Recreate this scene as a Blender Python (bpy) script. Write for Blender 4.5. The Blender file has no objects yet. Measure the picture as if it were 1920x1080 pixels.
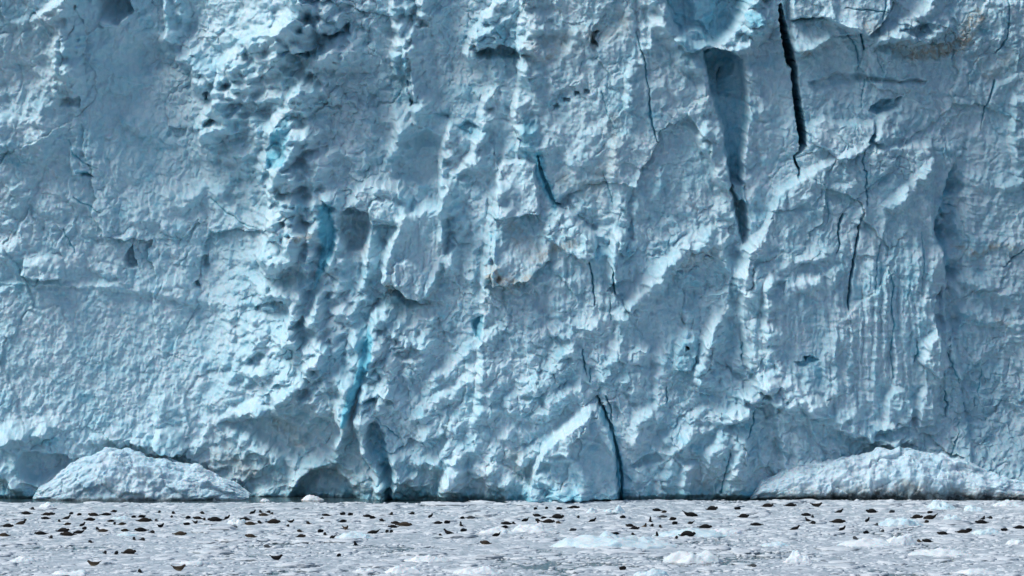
import bpy, bmesh, math, random
import numpy as np
from mathutils import Vector

# ------------------------------------------------------------ camera, sky, sun
S = bpy.context.scene
COL = S.collection
F, CX, HOR, CAMH, DIST = 5600.0, 960.0, 583.0, 25.36, 400.0     # focal length in photo pixels, horizon row, camera height, metres to the ice front
cam_d = bpy.data.cameras.new('camera'); cam = bpy.data.objects.new('camera', cam_d); COL.objects.link(cam)
cam_d.sensor_width = 36.0; cam_d.lens = 36.0 * F / 1920.0
cam_d.clip_start = 1.0; cam_d.clip_end = 20000.0
cam.location = (0, -DIST, CAMH)
cam.rotation_euler = (math.radians(90) + math.atan((HOR - 540.0) / F), 0, 0)
S.camera = cam

SUN_EL, SUN_AZ = math.radians(52), math.radians(-68)            # azimuth measured from the direction ice front -> camera, negative = left of camera
sv = Vector((math.sin(SUN_AZ) * math.cos(SUN_EL), -math.cos(SUN_AZ) * math.cos(SUN_EL), math.sin(SUN_EL)))
world = bpy.data.worlds.new('World'); S.world = world; world.use_nodes = True
wn = world.node_tree.nodes; wl = world.node_tree.links
bgn = wn['Background']; sky = wn.new('ShaderNodeTexSky'); sky.sky_type = 'NISHITA'; sky.sun_disc = False
sky.sun_elevation = SUN_EL; sky.sun_rotation = math.atan2(sv.x, sv.y)
sky.air_density = 1.0; sky.dust_density = 2.5; sky.ozone_density = 1.0
wl.new(sky.outputs[0], bgn.inputs[0]); bgn.inputs[1].default_value = 0.13
ld = bpy.data.lights.new('sun', 'SUN'); ld.energy = 3.4; ld.angle = math.radians(34); ld.color = (1.0, 0.95, 0.89)
lo = bpy.data.objects.new('sun', ld); COL.objects.link(lo)
lo.rotation_euler = sv.to_track_quat('Z', 'Y').to_euler()
S.view_settings.view_transform = 'Standard'; S.view_settings.look = 'None'
S.view_settings.exposure = -0.16; S.view_settings.gamma = 1.0

# ------------------------------------------------------------ numpy noise
def _hash(ix, iy, seed):
    h = (ix.astype(np.int64) * 374761393 + iy.astype(np.int64) * 668265263 + seed * 1442695041) & 0xFFFFFFFF
    h = ((h ^ (h >> 13)) * 1274126177) & 0xFFFFFFFF
    h = ((h ^ (h >> 16)) * 2246822519) & 0xFFFFFFFF
    return ((h ^ (h >> 15)) & 0xFFFFFF) / float(0xFFFFFF)

def perlin(x, y, seed=0):
    ix = np.floor(x); iy = np.floor(y); fx = x - ix; fy = y - iy
    ux = fx * fx * fx * (fx * (fx * 6 - 15) + 10); uy = fy * fy * fy * (fy * (fy * 6 - 15) + 10)
    def g(dx, dy):
        a = _hash(ix + dx, iy + dy, seed) * 2 * np.pi
        return np.cos(a) * (fx - dx) + np.sin(a) * (fy - dy)
    a = g(0, 0) * (1 - ux) + g(1, 0) * ux
    b = g(0, 1) * (1 - ux) + g(1, 1) * ux
    return (a * (1 - uy) + b * uy) * 1.5

def fbm(x, y, seed, octs=4, gain=0.5):
    s = 0; a = 1.0
    for k in range(octs):
        s = s + a * perlin(x * 2 ** k, y * 2 ** k, seed + 17 * k); a *= gain
    return s

def worley(x, y, seed, metric=2):
    """nearest jittered cell: distance f1, second distance f2, offset to it, three random numbers of it"""
    ix = np.floor(x); iy = np.floor(y)
    f1 = np.full(x.shape, 9.0); f2 = np.full(x.shape, 9.0)
    bx = np.zeros(x.shape); by = np.zeros(x.shape); cxi = np.zeros(x.shape); cyi = np.zeros(x.shape)
    for dx in (-1, 0, 1):
        for dy in (-1, 0, 1):
            jx = _hash(ix + dx, iy + dy, seed); jy = _hash(ix + dx, iy + dy, seed + 7)
            ox = x - (ix + dx + jx); oy = y - (iy + dy + jy)
            d = np.sqrt(ox * ox + oy * oy)
            m = d < f1
            f2 = np.where(m, f1, np.minimum(f2, d)); f1 = np.where(m, d, f1)
            bx = np.where(m, ox, bx); by = np.where(m, oy, by)
            cxi = np.where(m, ix + dx, cxi); cyi = np.where(m, iy + dy, cyi)
    return f1, f2, bx, by, _hash(cxi, cyi, seed + 31), _hash(cxi, cyi, seed + 53), _hash(cxi, cyi, seed + 91)

def facets(x, y, seed, tilt=1.0):
    """broken, flat sided blocks: each cell a tilted plane of its own height"""
    f1, f2, bx, by, r1, r2, r3 = worley(x, y, seed)
    return (r1 - 0.5) * 0.9 + tilt * (bx * (r2 - 0.5) + by * (r3 - 0.5)) * 2.0 - 0.14 * np.exp(-(f2 - f1) / 0.08)

def soft_blocks(x, y, seed, tilt=1.0, fade=.24):
    f1, f2, bx, by, r1, r2, r3 = worley(x, y, seed)
    return ((r1 - 0.08) * 1.1 + tilt * (bx * (r2 - 0.5) + by * (r3 - 0.6)) * 1.9) * sstep(0, fade, f2 - f1)

def billow(x, y, seed):
    f1 = worley(x, y, seed)[0]
    return np.sqrt(np.clip(1.0 - f1 * f1, 0, 1)) - 0.72

def sstep(a, b, x):
    t = np.clip((x - a) / (b - a), 0, 1); return t * t * (3 - 2 * t)

# ------------------------------------------------------------ scene helpers
def tag(o, label=None, cat=None, group=None, kind=None):
    if label: o['label'] = label
    if cat: o['category'] = cat
    if group: o['group'] = group
    if kind: o['kind'] = kind
    return o

def mesh_from(name, verts, faces, mat=None, smooth=True):
    me = bpy.data.meshes.new(name)
    verts = np.asarray(verts, dtype=np.float32); faces = np.asarray(faces, dtype=np.int32)
    n = faces.shape[1]
    me.vertices.add(len(verts)); me.vertices.foreach_set('co', verts.ravel())
    me.loops.add(faces.size); me.loops.foreach_set('vertex_index', faces.ravel())
    me.polygons.add(len(faces)); me.polygons.foreach_set('loop_start', np.arange(0, faces.size, n, dtype=np.int32))
    me.update(calc_edges=True)
    me.polygons.foreach_set('use_smooth', np.full(len(faces), smooth))
    if mat: me.materials.append(mat)
    me.validate()
    return me

def link(name, me):
    o = bpy.data.objects.new(name, me); COL.objects.link(o); return o

class NT:
    """small node-tree writer"""
    def __init__(s, name):
        s.m = bpy.data.materials.new(name); s.m.use_nodes = True
        s.n = s.m.node_tree.nodes; s.l = s.m.node_tree.links
        s.b = s.n['Principled BSDF']
    def new(s, t, **kw):
        n = s.n.new(t)
        for k, v in kw.items():
            if k.startswith('i_'): n.inputs[k[2:].replace('_', ' ')].default_value = v
            else: setattr(n, k, v)
        return n
    def noise(s, scale, detail=5, rough=0.55, vec=None, dist=0.0):
        n = s.new('ShaderNodeTexNoise'); n.inputs['Scale'].default_value = scale; n.inputs['Detail'].default_value = detail
        n.inputs['Roughness'].default_value = rough; n.inputs['Distortion'].default_value = dist
        if vec: s.l.new(vec, n.inputs['Vector'])
        return n.outputs['Fac']
    def rng(s, src, a, b, c=0.0, d=1.0):
        n = s.new('ShaderNodeMapRange'); n.inputs[1].default_value = a; n.inputs[2].default_value = b
        n.inputs[3].default_value = c; n.inputs[4].default_value = d; s.l.new(src, n.inputs[0]); return n.outputs[0]
    def math(s, op, a, b):
        n = s.new('ShaderNodeMath', operation=op)
        for i, v in enumerate((a, b)):
            if isinstance(v, (int, float)): n.inputs[i].default_value = v
            else: s.l.new(v, n.inputs[i])
        return n.outputs[0]
    def mix(s, fac, a, b):
        n = s.new('ShaderNodeMix', data_type='RGBA')
        for sock, v in ((n.inputs[0], fac), (n.inputs[6], a), (n.inputs[7], b)):
            if isinstance(v, (int, float)): sock.default_value = v
            elif isinstance(v, tuple): sock.default_value = (*v, 1.0)
            else: s.l.new(v, sock)
        return n.outputs[2]
    def coords(s, scale=(1, 1, 1)):
        g = s.new('ShaderNodeTexCoord'); m = s.new('ShaderNodeMapping'); m.inputs['Scale'].default_value = scale
        s.l.new(g.outputs['Object'], m.inputs['Vector']); return m.outputs[0]
    def bump(s, h, strength, distance, prev=None):
        n = s.new('ShaderNodeBump'); n.inputs['Strength'].default_value = strength; n.inputs['Distance'].default_value = distance
        s.l.new(h, n.inputs['Height'])
        if prev: s.l.new(prev, n.inputs['Normal'])
        return n.outputs[0]
# ------------------------------------------------------------ ice materials
def ice_material(name, white, blue, attr=True):
    t = NT(name)
    v = t.coords()
    big = t.noise(0.16, 4, 0.6, v); mid = t.noise(0.9, 6, 0.65, v, 0.6); fine = t.noise(6.0, 5, 0.7, v)
    strv = t.coords((0.9, 0.9, 0.12)); streak = t.noise(0.8, 5, 0.6, strv, 0.4)
    f = t.math('ADD', t.rng(big, 0.38, 0.66, 0.0, 0.30), t.rng(mid, 0.44, 0.66, 0.0, 0.24))
    f = t.math('ADD', f, t.rng(streak, 0.46, 0.7, 0.0, 0.22))
    f = t.math('SUBTRACT', f, t.rng(fine, 0.42, 0.66, 0.0, 0.16))
    if attr:
        a = t.new('ShaderNodeAttribute', attribute_name='ice_marks'); sp = t.new('ShaderNodeSeparateColor'); t.l.new(a.outputs['Color'], sp.inputs[0])
        f = t.math('ADD', f, sp.outputs[0])
    n = t.new('ShaderNodeClamp'); t.l.new(f, n.inputs[0])
    col = t.mix(n.outputs[0], white, blue)
    if attr:
        dn = t.rng(t.noise(0.55, 7, 0.72, v, 1.0), 0.40, 0.60)
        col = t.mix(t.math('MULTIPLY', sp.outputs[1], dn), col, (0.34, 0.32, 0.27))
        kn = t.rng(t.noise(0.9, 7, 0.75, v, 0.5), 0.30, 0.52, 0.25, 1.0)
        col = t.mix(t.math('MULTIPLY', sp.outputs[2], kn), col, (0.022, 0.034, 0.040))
    t.l.new(col, t.b.inputs['Base Color'])
    t.b.inputs['Roughness'].default_value = 0.55; t.b.inputs['IOR'].default_value = 1.31
    b1 = t.bump(t.noise(1.6, 8, 0.72, v, 0.3), 0.38, 0.30)
    b2 = t.bump(t.noise(5.5, 5, 0.7, v), 0.32, 0.10, b1)
    t.l.new(b2, t.b.inputs['Normal'])
    t.b.inputs['Subsurface Weight'].default_value = 0.7
    t.b.inputs['Subsurface Radius'].default_value = (0.25, 0.75, 1.0); t.b.inputs['Subsurface Scale'].default_value = 0.35
    return t.m
ICE = ice_material('glacier_ice', (0.51, 0.68, 0.765), (0.15, 0.47, 0.61))

# ------------------------------------------------------------ the ice front: relief in metres towards the sea, laid out on a plan of 14 plan units to the metre
def axis(a, lo, hi, b, inner, outer):
    return np.concatenate([np.arange(a, lo, outer), np.arange(lo, hi, inner), np.arange(hi, b + outer, outer)])
us = axis(-700, -30, 1950, 2620, 1.5, 7.0)
vs = axis(-340, -24, 951, 951, 1.5, 7.0)[:-1]
U0, V0 = np.meshgrid(us, vs)

BU = [-700, 0, 150, 300, 450, 560, 700, 820, 930, 1050, 1200, 1320, 1400, 1500, 1650, 1750, 1850, 1920, 2620]
BV = [-340, 0, 150, 300, 450, 600, 750, 850, 951]
BT = [
 [-9, -9, -11, -15, -15, -11, -10, -9, -8, -7, -8, -10, -10, -9, -9, -10, -11, -12, -13],
 [-8, -8, -10, -13.5, -14, -10, -8.6, -7.6, -6.6, -5.8, -6.8, -8.6, -9, -8, -8, -9, -10, -11, -13],
 [-8, -8, -9, -12, -12.5, -9, -7.5, -6.3, -5, -4.5, -5.5, -7, -7.5, -6.5, -7, -8, -9, -10, -12],
 [-6.5, -6.5, -8, -10.5, -12, -8.5, -6, -4.8, -3, -3.5, -4, -5.5, -6, -5, -5, -6, -8, -9, -11],
 [-5.5, -5.5, -7, -9, -10.5, -7.5, -5, -3.5, -1.7, -2, -3, -4, -4, -3, -3.5, -4.5, -7, -8, -10],
 [-4, -4, -5.5, -7.2, -8.5, -6, -3.5, -2, -0.5, -1, -2, -2.5, -2.5, -1.5, -2.5, -3.5, -5.5, -6.5, -8],
 [-3, -3, -4, -5.5, -6, -4, -1.5, -0.3, 0.5, 0.5, -0.5, -1, -0.5, 0, -1.5, -2.5, -4, -5, -6],
 [-2, -2, -3, -4, -5.2, -5, -2.8, 0.5, 1.2, 1, 0.5, 0.5, 0.5, -1.5, -2.5, -3, -4, -4.5, -5],
 [-2, -2, -3, -4, -4.5, -5.5, -3.2, 0.5, 1, 1, 0.5, 0.5, 0.5, -2, -3.5, -4, -4, -4, -4]]
def cubic_w(xs, x):
    """Catmull-Rom style interpolation along one axis, as an index/weight list"""
    i = np.clip(np.searchsorted(xs, x) - 1, 0, len(xs) - 2)
    xs = np.asarray(xs, float); t = (x - xs[i]) / (xs[i + 1] - xs[i]); t = np.clip(t, 0, 1)
    i0 = np.clip(i - 1, 0, None); i3 = np.clip(i + 2, None, len(xs) - 1)
    w0 = -0.5 * t + t * t - 0.5 * t ** 3; w1 = 1 - 2.5 * t * t + 1.5 * t ** 3
    w2 = 0.5 * t + 2 * t * t - 1.5 * t ** 3; w3 = -0.5 * t * t + 0.5 * t ** 3
    return [(i0, w0), (i, w1), (i + 1, w2), (i3, w3)]
bt = np.array(BT, float)
rowi = sum(bt[:, ix] * w[None, :] for ix, w in cubic_w(BU, us))          # (BV, us)
BASE = sum(rowi[iy, :] * w[:, None] for iy, w in cubic_w(BV, vs))
BASE = BASE - 1.6 * np.exp(-((U0 - 400) / 150) ** 2) * sstep(760, 560, V0) - 13.0 * sstep(1000, 1950, U0) * (.5 + .5 * sstep(930, 760, V0)) + 1.5 * sstep(300, 0, U0)
# large scale wobble so that the plan's straight interpolation never shows
W1 = fbm(U0 / 130, V0 / 130, 3, 4) * 9; W2 = fbm(U0 / 130 + 9.3, V0 / 130 + 4.1, 4, 4) * 9
w3 = fbm(U0 / 26, V0 / 26, 5, 3) * 2.8; w4 = fbm(U0 / 26, V0 / 26 + 40, 6, 3) * 2.8
U = U0 + W1 * 0.35 + w3; V = V0 + W2 * 0.35 + w4                          # warped plan for authored features
BASE = BASE + 5.0 * (sstep(330, 900, V0) - 1) * np.exp(-((U0 - 820) / 270) ** 2) - 6.0 * sstep(600, 330, U0 - .12 * (V0 - 300)) * (.7 + .3 * sstep(900, 500, V0))
RN = fbm(U0 / 45, V0 / 38, 77, 3)
BASE = BASE - 3.0 * np.exp(-((U0 - 300) / 190) ** 2 - ((V0 - 130) / 230) ** 2)
D = BASE.copy()
RG = np.zeros(D.shape)      # rubble amount
MB = np.zeros(D.shape); MD = np.zeros(D.shape); MK = np.zeros(D.shape)   # blue ice plus blue shade painted into cracks and recesses, brown dirt, dark debris

def window(x0, x1, y0, y1, pad=16):
    i0, i1 = np.searchsorted(us, [x0 - pad, x1 + pad]); j0, j1 = np.searchsorted(vs, [y0 - pad, y1 + pad])
    return slice(j0, j1), slice(i0, i1)

def pl_dist(pts, X, Y):
    """distance to a polyline, side (+ = right when it runs downwards), arc fraction"""
    best = np.full(X.shape, 1e9); side = np.ones(X.shape); tt = np.zeros(X.shape)
    n = len(pts) - 1
    for k in range(n):
        (x0, y0), (x1, y1) = pts[k][:2], pts[k + 1][:2]
        dx, dy = x1 - x0, y1 - y0; L = dx * dx + dy * dy + 1e-9
        t = np.clip(((X - x0) * dx + (Y - y0) * dy) / L, 0, 1)
        qx = X - x0 - t * dx; qy = Y - y0 - t * dy
        d = np.sqrt(qx * qx + qy * qy); m = d < best - 1e-6
        cr = -(dx * (Y - y0) - dy * (X - x0))
        best = np.where(m, d, best); side = np.where(m, np.where(cr > 0, 1.0, -1.0), side); tt = np.where(m, (k + t) / n, tt)
    return best, side, tt

def win_of(pts, w):
    xs = [p[0] for p in pts]; ys = [p[1] for p in pts]
    return window(min(xs) - w, max(xs) + w, min(ys) - w, max(ys) + w)

def ridge(pts, h, wl, wr, pl=1.5, pr=1.5, taper=0.12):
    """crest line: h metres high, falling away over wl plan units on its left and wr on its right"""
    if wr < 32: wl, wr, h = wl * 1.1, wr * 1.9, h * 1.0
    s = win_of(pts, max(wl, wr)); X, Y = U[s], V[s]
    d, sd, t = pl_dist(pts, X, Y)
    w = np.where(sd > 0, wr, wl); p = np.where(sd > 0, pr, pl)
    d = np.sqrt(d * d + 16.0) - 4.0
    q = np.clip(1 - d / w, 0, 1) ** p
    e = np.minimum(sstep(0, taper, t), sstep(0, taper, 1 - t)) if taper > 0 else 1.0
    q = q * 1.2 * np.clip(.95 + .7 * RN[s], .3, 1.5)
    D[s] += h * q * (0.25 + 0.75 * e if taper > 0 else 1.0)

def crack(pts, depth, rough=1.0):
    """open crack; third value of each point is its half width"""
    s = win_of(pts, 20); X = U0[s] + w3[s] * 0.45 * rough; Y = V0[s] + w4[s] * 0.3 * rough
    d, sd, t = pl_dist(pts, X, Y)
    n = len(pts) - 1; k = np.clip((t * n).astype(int), 0, n - 1); ws = np.array([p[2] for p in pts], float)
    f = t * n - k; w = ws[k] * (1 - f) + ws[k + 1] * f
    if depth < 10: w, depth = w * .72, depth * .6
    q = np.clip((w - d) / 1.8 + 0.5, 0, 1)
    D[s] -= depth * q
    MB[s] = np.maximum(MB[s], 0.9 * q)  # blue of light scattered in the ice, painted into the crack

def blob(cx, cy, rx, ry, h, ang=0, p=2.0, flat=0.0):
    a = math.radians(ang); R = max(rx, ry)
    s = window(cx - R, cx + R, cy - R, cy + R); X = U[s] - cx; Y = V[s] - cy
    x = (X * math.cos(a) + Y * math.sin(a)) / rx; y = (-X * math.sin(a) + Y * math.cos(a)) / ry
    r = np.sqrt(x * x + y * y)
    D[s] += h * np.clip(1 - r ** p, 0, 1) ** (0.5 if flat else 1.0)

def inside(pts, X, Y):
    c = np.zeros(X.shape, bool); n = len(pts)
    for k in range(n):
        x0, y0 = pts[k]; x1, y1 = pts[(k + 1) % n]
        if y0 == y1: continue
        m = ((y0 > Y) != (y1 > Y)) & (X < (x1 - x0) * (Y - y0) / (y1 - y0) + x0)
        c ^= m
    return c

def plate(pts, h, edge=6, tx=0.0, ty=0.0, wedge=0.0, target=None):
    """raised (h>0) or sunk (h<0) flat sided mass with this outline; tx, ty tilt its face"""
    s = win_of(pts, edge); X, Y = U[s], V[s]
    ins = inside(pts, X, Y); d, _, _ = pl_dist(list(pts) + [pts[0]], X, Y)
    sd = np.where(ins, d, -d); m = sstep(-edge * 0.35, edge * 0.65, sd)
    cx = sum(p[0] for p in pts) / len(pts); cy = sum(p[1] for p in pts) / len(pts)
    if 0.9 < h < 4: h = h * 1.3
    D[s] += m * (h + tx * (X - cx) / 14 + ty * (Y - cy) / 14 + wedge * np.minimum(sd, 40) / 14 * ins)
    if target is not None: MB[s] = np.maximum(MB[s], m * target)  # tints clean faces blue, and paints blue shade into sunk outlines

def stain(arr, pts, w, amt):
    s = win_of(pts, w); d, _, _ = pl_dist(pts, U[s], V[s])
    arr[s] = np.maximum(arr[s], amt * sstep(1.0, 0.25, d / w))

def rub(cx, cy, rx, ry, amt, arr=None):
    global RG
    q = amt * np.exp(-(((U0 - cx) / rx) ** 2 + ((V0 - cy) / ry) ** 2))
    RG = np.maximum(RG, q)

# ---- left wall
ridge([(150, -60), (148, 10), (146, 60), (143, 120), (147, 192)], 2.6, 90, 7, 1.6, 0.6)
plate([(18, 42), (75, 22), (148, -30), (140, 15), (100, 45), (60, 64), (28, 58)], 1.4, 14, tx=0.25, ty=-0.5)
ridge([(112, 60), (108, 110), (112, 188)], 0.9, 12, 10)
ridge([(128, 60), (130, 120), (134, 185)], 0.7, 8, 8)
plate([(112, 184), (150, 180), (150, 200), (110, 198)], -1.4, 5)
plate([(178, -30), (240, -30), (246, 20), (222, 46), (184, 38)], -4.2, 8)
blob(205, 16, 26, 24, -2.0)
ridge([(185, 46), (215, 44), (245, 30)], 1.0, 10, 14)
ridge([(314, -50), (314, 20), (318, 62), (335, 74)], 2.4, 9, 40, 1, 1.3)
ridge([(335, -40), (338, 20), (345, 70)], 1.0, 9, 9)
ridge([(300, 60), (330, 80), (350, 110), (385, 130), (398, 165)], 2.0, 24, 20)
ridge([(330, 100), (365, 120), (372, 160)], 1.3, 10, 14)
plate([(383, 168), (394, 163), (389, 182), (384, 183)], -2.2, 3)
ridge([(250, 40), (200, 80), (170, 120)], 1.2, 25, 30)
blob(275, 110, 40, 40, -1.5)
blob(230, 150, 45, 30, 1.0)
ridge([(40, 190), (75, 200), (90, 240), (60, 280)], 1.5, 30, 40)
ridge([(0, 210), (0, 290)], 1.6, 20, 28)
blob(50, 240, 60, 50, 1.2)
crack([(128, 262, 1), (140, 292, 1.5), (162, 308, 1.5), (184, 314, 0.6)], 0.7)
ridge([(140, 272), (139, 330)], 1.2, 5, 60, 0.7, 1.6)
plate([(140, 320), (160, 322), (172, 330), (150, 332)], -1.2, 3, target=0.6)
plate([(316, 236), (350, 240), (352, 256), (330, 262), (315, 256)], -1.3, 6)
ridge([(225, 225), (262, 236), (285, 262)], 1.1, 12, 22)
ridge([(300, 350), (345, 385), (385, 352), (420, 370)], 1.2, 14, 14)
crack([(138, 370, 1), (150, 380, 1.5), (190, 398, 0.8)], 0.8)
crack([(398, 370, 0.8), (425, 395, 1.3), (460, 418, 1.2), (480, 425, 0.5)], 0.8)
ridge([(232, 410), (310, 405), (330, 440)], 1.0, 12, 20)
plate([(240, 470), (248, 458), (254, 480), (258, 500), (240, 503), (232, 492)], -2.6, 5)
blob(205, 510, 34, 14, 0.9)
plate([(370, 480), (392, 478), (392, 500), (374, 502)], -1.3, 7)
plate([(358, 528), (370, 524), (372, 536), (360, 536)], -1.5, 3)
crack([(118, 430, 1), (130, 458, 1.5), (142, 475, 0.5)], 0.7)
plate([(45, 490), (90, 478), (118, 484), (118, 522), (60, 524), (40, 515)], 1.8, 10, ty=0.6)
ridge([(0, 524), (60, 524), (140, 530), (230, 528)], -1.0, 4, 14, 1, 1)
blob(20, 470, 36, 30, 1.2)
ridge([(0, 520), (120, 526), (260, 540), (380, 560), (470, 610)], 0.9, 10, 60, 1, 1.4)
plate([(475, 575), (500, 560), (540, 565), (560, 582), (520, 590), (480, 592)], -2.0, 8)
ridge([(480, 548), (520, 540), (550, 545)], 1.0, 8, 14)
# scoops and the block above the left snow pile
ridge([(0, 830), (28, 815), (60, 812), (100, 800)], 2.2, 30, 14)
plate([(35, 862), (52, 846), (100, 850), (135, 862), (120, 885), (70, 905), (42, 893)], -2.6, 12)
ridge([(28, 855), (34, 880), (60, 905), (95, 915)], 1.2, 8, 8)
ridge([(0, 880), (20, 895), (45, 925)], 1.4, 12, 10)
plate([(290, 822), (300, 800), (318, 796), (342, 812), (356, 838), (330, 850), (296, 834)], 2.2, 9, tx=-0.2, ty=0.4)
ridge([(292, 740), (300, 770), (298, 800)], 1.2, 12, 22)
ridge([(150, 830), (240, 820), (300, 840), (400, 870)], 0.8, 12, 18)

# ---- the buttress as a whole stands out from the recess on its left
ridge([(600, -200), (560, 0), (430, 130), (395, 230), (480, 300), (520, 400), (500, 500), (470, 640), (400, 780)], 2.2, 90, 300, 1.4, 1.2, .1)
# ---- stepped crest from the top edge down the middle left
crest1 = [(566, -60), (556, 0), (549, 28), (528, 60), (480, 82), (450, 100), (430, 120), (424, 150), (412, 190), (392, 215), (382, 240), (388, 262)]
ridge(crest1, 3.8, 16, 90, 0.7, 1.2, 0.08)
ridge([(382, 240), (392, 285), (430, 300)], 1.4, 12, 30)
plate([(530, 60), (556, 30), (590, 36), (592, 92), (556, 92)], 2.0, 7, tx=-0.5, ty=-0.3)
plate([(560, 92), (595, 88), (596, 100), (575, 102), (556, 100)], -2.4, 5)
plate([(594, 30), (640, 20), (650, 60), (618, 64), (598, 52)], 1.6, 10)
blob(612, 50, 18, 18, 1.8, flat=1)
plate([(598, 60), (625, 62), (655, 40), (652, 62), (620, 74)], -2.0, 6)
ridge([(560, 8), (600, 4), (620, 20)], 1.4, 14, 20)
ridge([(455, 100), (456, 130), (478, 118)], 1.0, 10, 10)
plate([(420, 186), (470, 180), (512, 190), (508, 220), (470, 214), (430, 208)], -2.4, 10)
blob(486, 190, 30, 16, 1.6, 10)
ridge([(560, 120), (520, 150), (500, 175), (540, 180)], 1.2, 10, 12)
crest2 = [(660, 60), (640, 80), (590, 120), (560, 165), (545, 198), (515, 232), (508, 262)]
ridge(crest2, 3.0, 14, 80, 0.8, 1.3, 0.08)
plate([(512, 240), (545, 200), (550, 230), (540, 300), (508, 306), (502, 280)], -1.0, 6, tx=0.3, target=0.55)
crest3 = [(552, 228), (546, 262), (550, 288), (528, 320), (520, 345), (521, 400), (512, 440), (500, 475), (505, 500)]
ridge(crest3, 3.8, 16, 90, 0.7, 1.3, 0.1)
ridge([(520, 360), (548, 400), (545, 440), (530, 478), (508, 505), (498, 540)], 1.9, 12, 22)
ridge([(560, 420), (548, 470), (520, 500)], 1.0, 10, 12)
plate([(440, 330), (480, 325), (515, 350), (500, 410), (450, 400), (420, 370)], -1.4, 14)
stain(MD, [(550, 436), (575, 430), (590, 428)], 9, 0.75)
# blue fluted columns
ridge([(586, 350), (592, 400), (590, 440), (576, 500), (556, 566), (545, 612)], 2.4, 10, 9, 1.1, 1.1)
plate([(598, 374), (626, 372), (630, 440), (622, 480), (604, 520), (588, 540), (600, 480)], 0.4, 9, wedge=1.2, target=0.8)
ridge([(600, 350), (632, 378), (636, 440), (622, 490), (606, 545), (590, 600)], 2.6, 8, 12, 1, 1.1)
plate([(640, 392), (668, 385), (694, 402), (694, 440), (676, 470), (650, 470), (638, 430)], -2.6, 9)
stain(MD, [(655, 450), (680, 455)], 16, 0.4)
ridge([(648, 470), (640, 520), (625, 560)], 1.8, 12, 12)
ridge([(700, 410), (692, 470), (690, 520), (672, 545)], 2.2, 10, 12)
# snow capped slab and boulders
plate([(648, 388), (668, 350), (700, 336), (745, 340), (775, 365), (768, 400), (740, 412), (700, 404), (680, 392)], 2.4, 12, tx=0.1, ty=-0.3)
plate([(690, 404), (702, 370), (730, 362), (772, 384), (765, 412), (740, 418), (700, 418)], 1.4, 6, ty=0.35, tx=-0.1)
plate([(735, 430), (760, 395), (800, 376), (836, 380), (838, 430), (832, 480), (815, 530), (790, 560), (740, 540), (718, 520), (724, 470)], 3.4, 12, tx=-0.35, ty=-0.1)
ridge([(770, 385), (738, 430), (726, 478), (716, 530)], 1.6, 8, 12, 0.8, 1.2)
plate([(745, 478), (770, 474), (800, 500), (806, 545), (770, 560), (742, 530), (738, 500)], 1.3, 8, tx=-0.2)
plate([(735, 520), (748, 522), (770, 560), (800, 570), (770, 580), (744, 560)], -2.2, 8)
stain(MD, [(730, 520), (742, 540)], 12, 1.0); stain(MK, [(728, 524), (736, 536)], 7, 0.8)
# ---- upper centre
ridge([(742, -60), (742, 30), (748, 60), (740, 90)], 2.6, 6, 12, 0.7, 1)
ridge([(768, -60), (766, 30), (752, 62), (742, 100)], 1.8, 10, 40)
plate([(728, 96), (758, 92), (768, 120), (764, 142), (740, 140)], 1.6, 8, tx=-0.3, target=0.35)
crest4 = [(800, -50), (792, 10), (790, 30), (768, 62), (765, 100), (770, 150), (776, 196)]
ridge(crest4, 2.6, 9, 46, 0.8, 1.3)
plate([(764, 148), (775, 152), (776, 190), (770, 200)], -1.6, 3)
crest5 = [(800, 172), (792, 195), (768, 212), (752, 240), (744, 268), (730, 312)]
ridge(crest5, 2.2, 8, 40, 0.8, 1.4)
ridge([(740, 190), (748, 230), (735, 270), (733, 300)], 1.4, 10, 12)
plate([(750, 262), (800, 240), (830, 255), (828, 330), (790, 345), (740, 330)], -1.5, 14)
ridge([(848, 220), (844, 250), (830, 290), (831, 340), (834, 420)], 2.8, 6, 46, 0.7, 1.3)
plate([(850, 232), (880, 228), (905, 240), (900, 262), (870, 250)], -1.6, 8, target=0.3)
ridge([(960, -20), (920, 20), (890, 60), (878, 92), (890, 110)], 2.4, 8, 26, 0.8, 1.1)
plate([(890, 62), (945, 30), (975, 10), (975, 100), (930, 78), (895, 92)], 1.3, 7, tx=-0.3, target=0.25)
plate([(890, 98), (940, 82), (975, 95), (975, 112), (945, 108), (900, 108)], -2.6, 6)
ridge([(930, 60), (930, 75), (905, 100)], 0.8, 8, 8)
plate([(945, 110), (975, 96), (974, 140), (950, 150)], -1.0, 6)
crest6 = [(986, -60), (984, 10), (978, 60), (975, 100), (980, 150), (966, 205), (974, 245), (978, 292)]
ridge(crest6, 3.0, 6, 80, 0.6, 1.5, 0.06)
crest7 = [(935, 170), (914, 172), (908, 205), (896, 250), (888, 290), (872, 305)]
ridge(crest7, 2.4, 8, 44, 0.8, 1.4)
blob(930, 190, 24, 16, 0.9); ridge([(922, 130), (935, 165)], 1.0, 8, 10)
plate([(976, 210), (1010, 215), (1012, 296), (982, 292)], 0.6, 8, target=0.35)
ridge([(905, 290), (870, 310), (845, 340), (832, 372)], 1.4, 10, 20)
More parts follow.
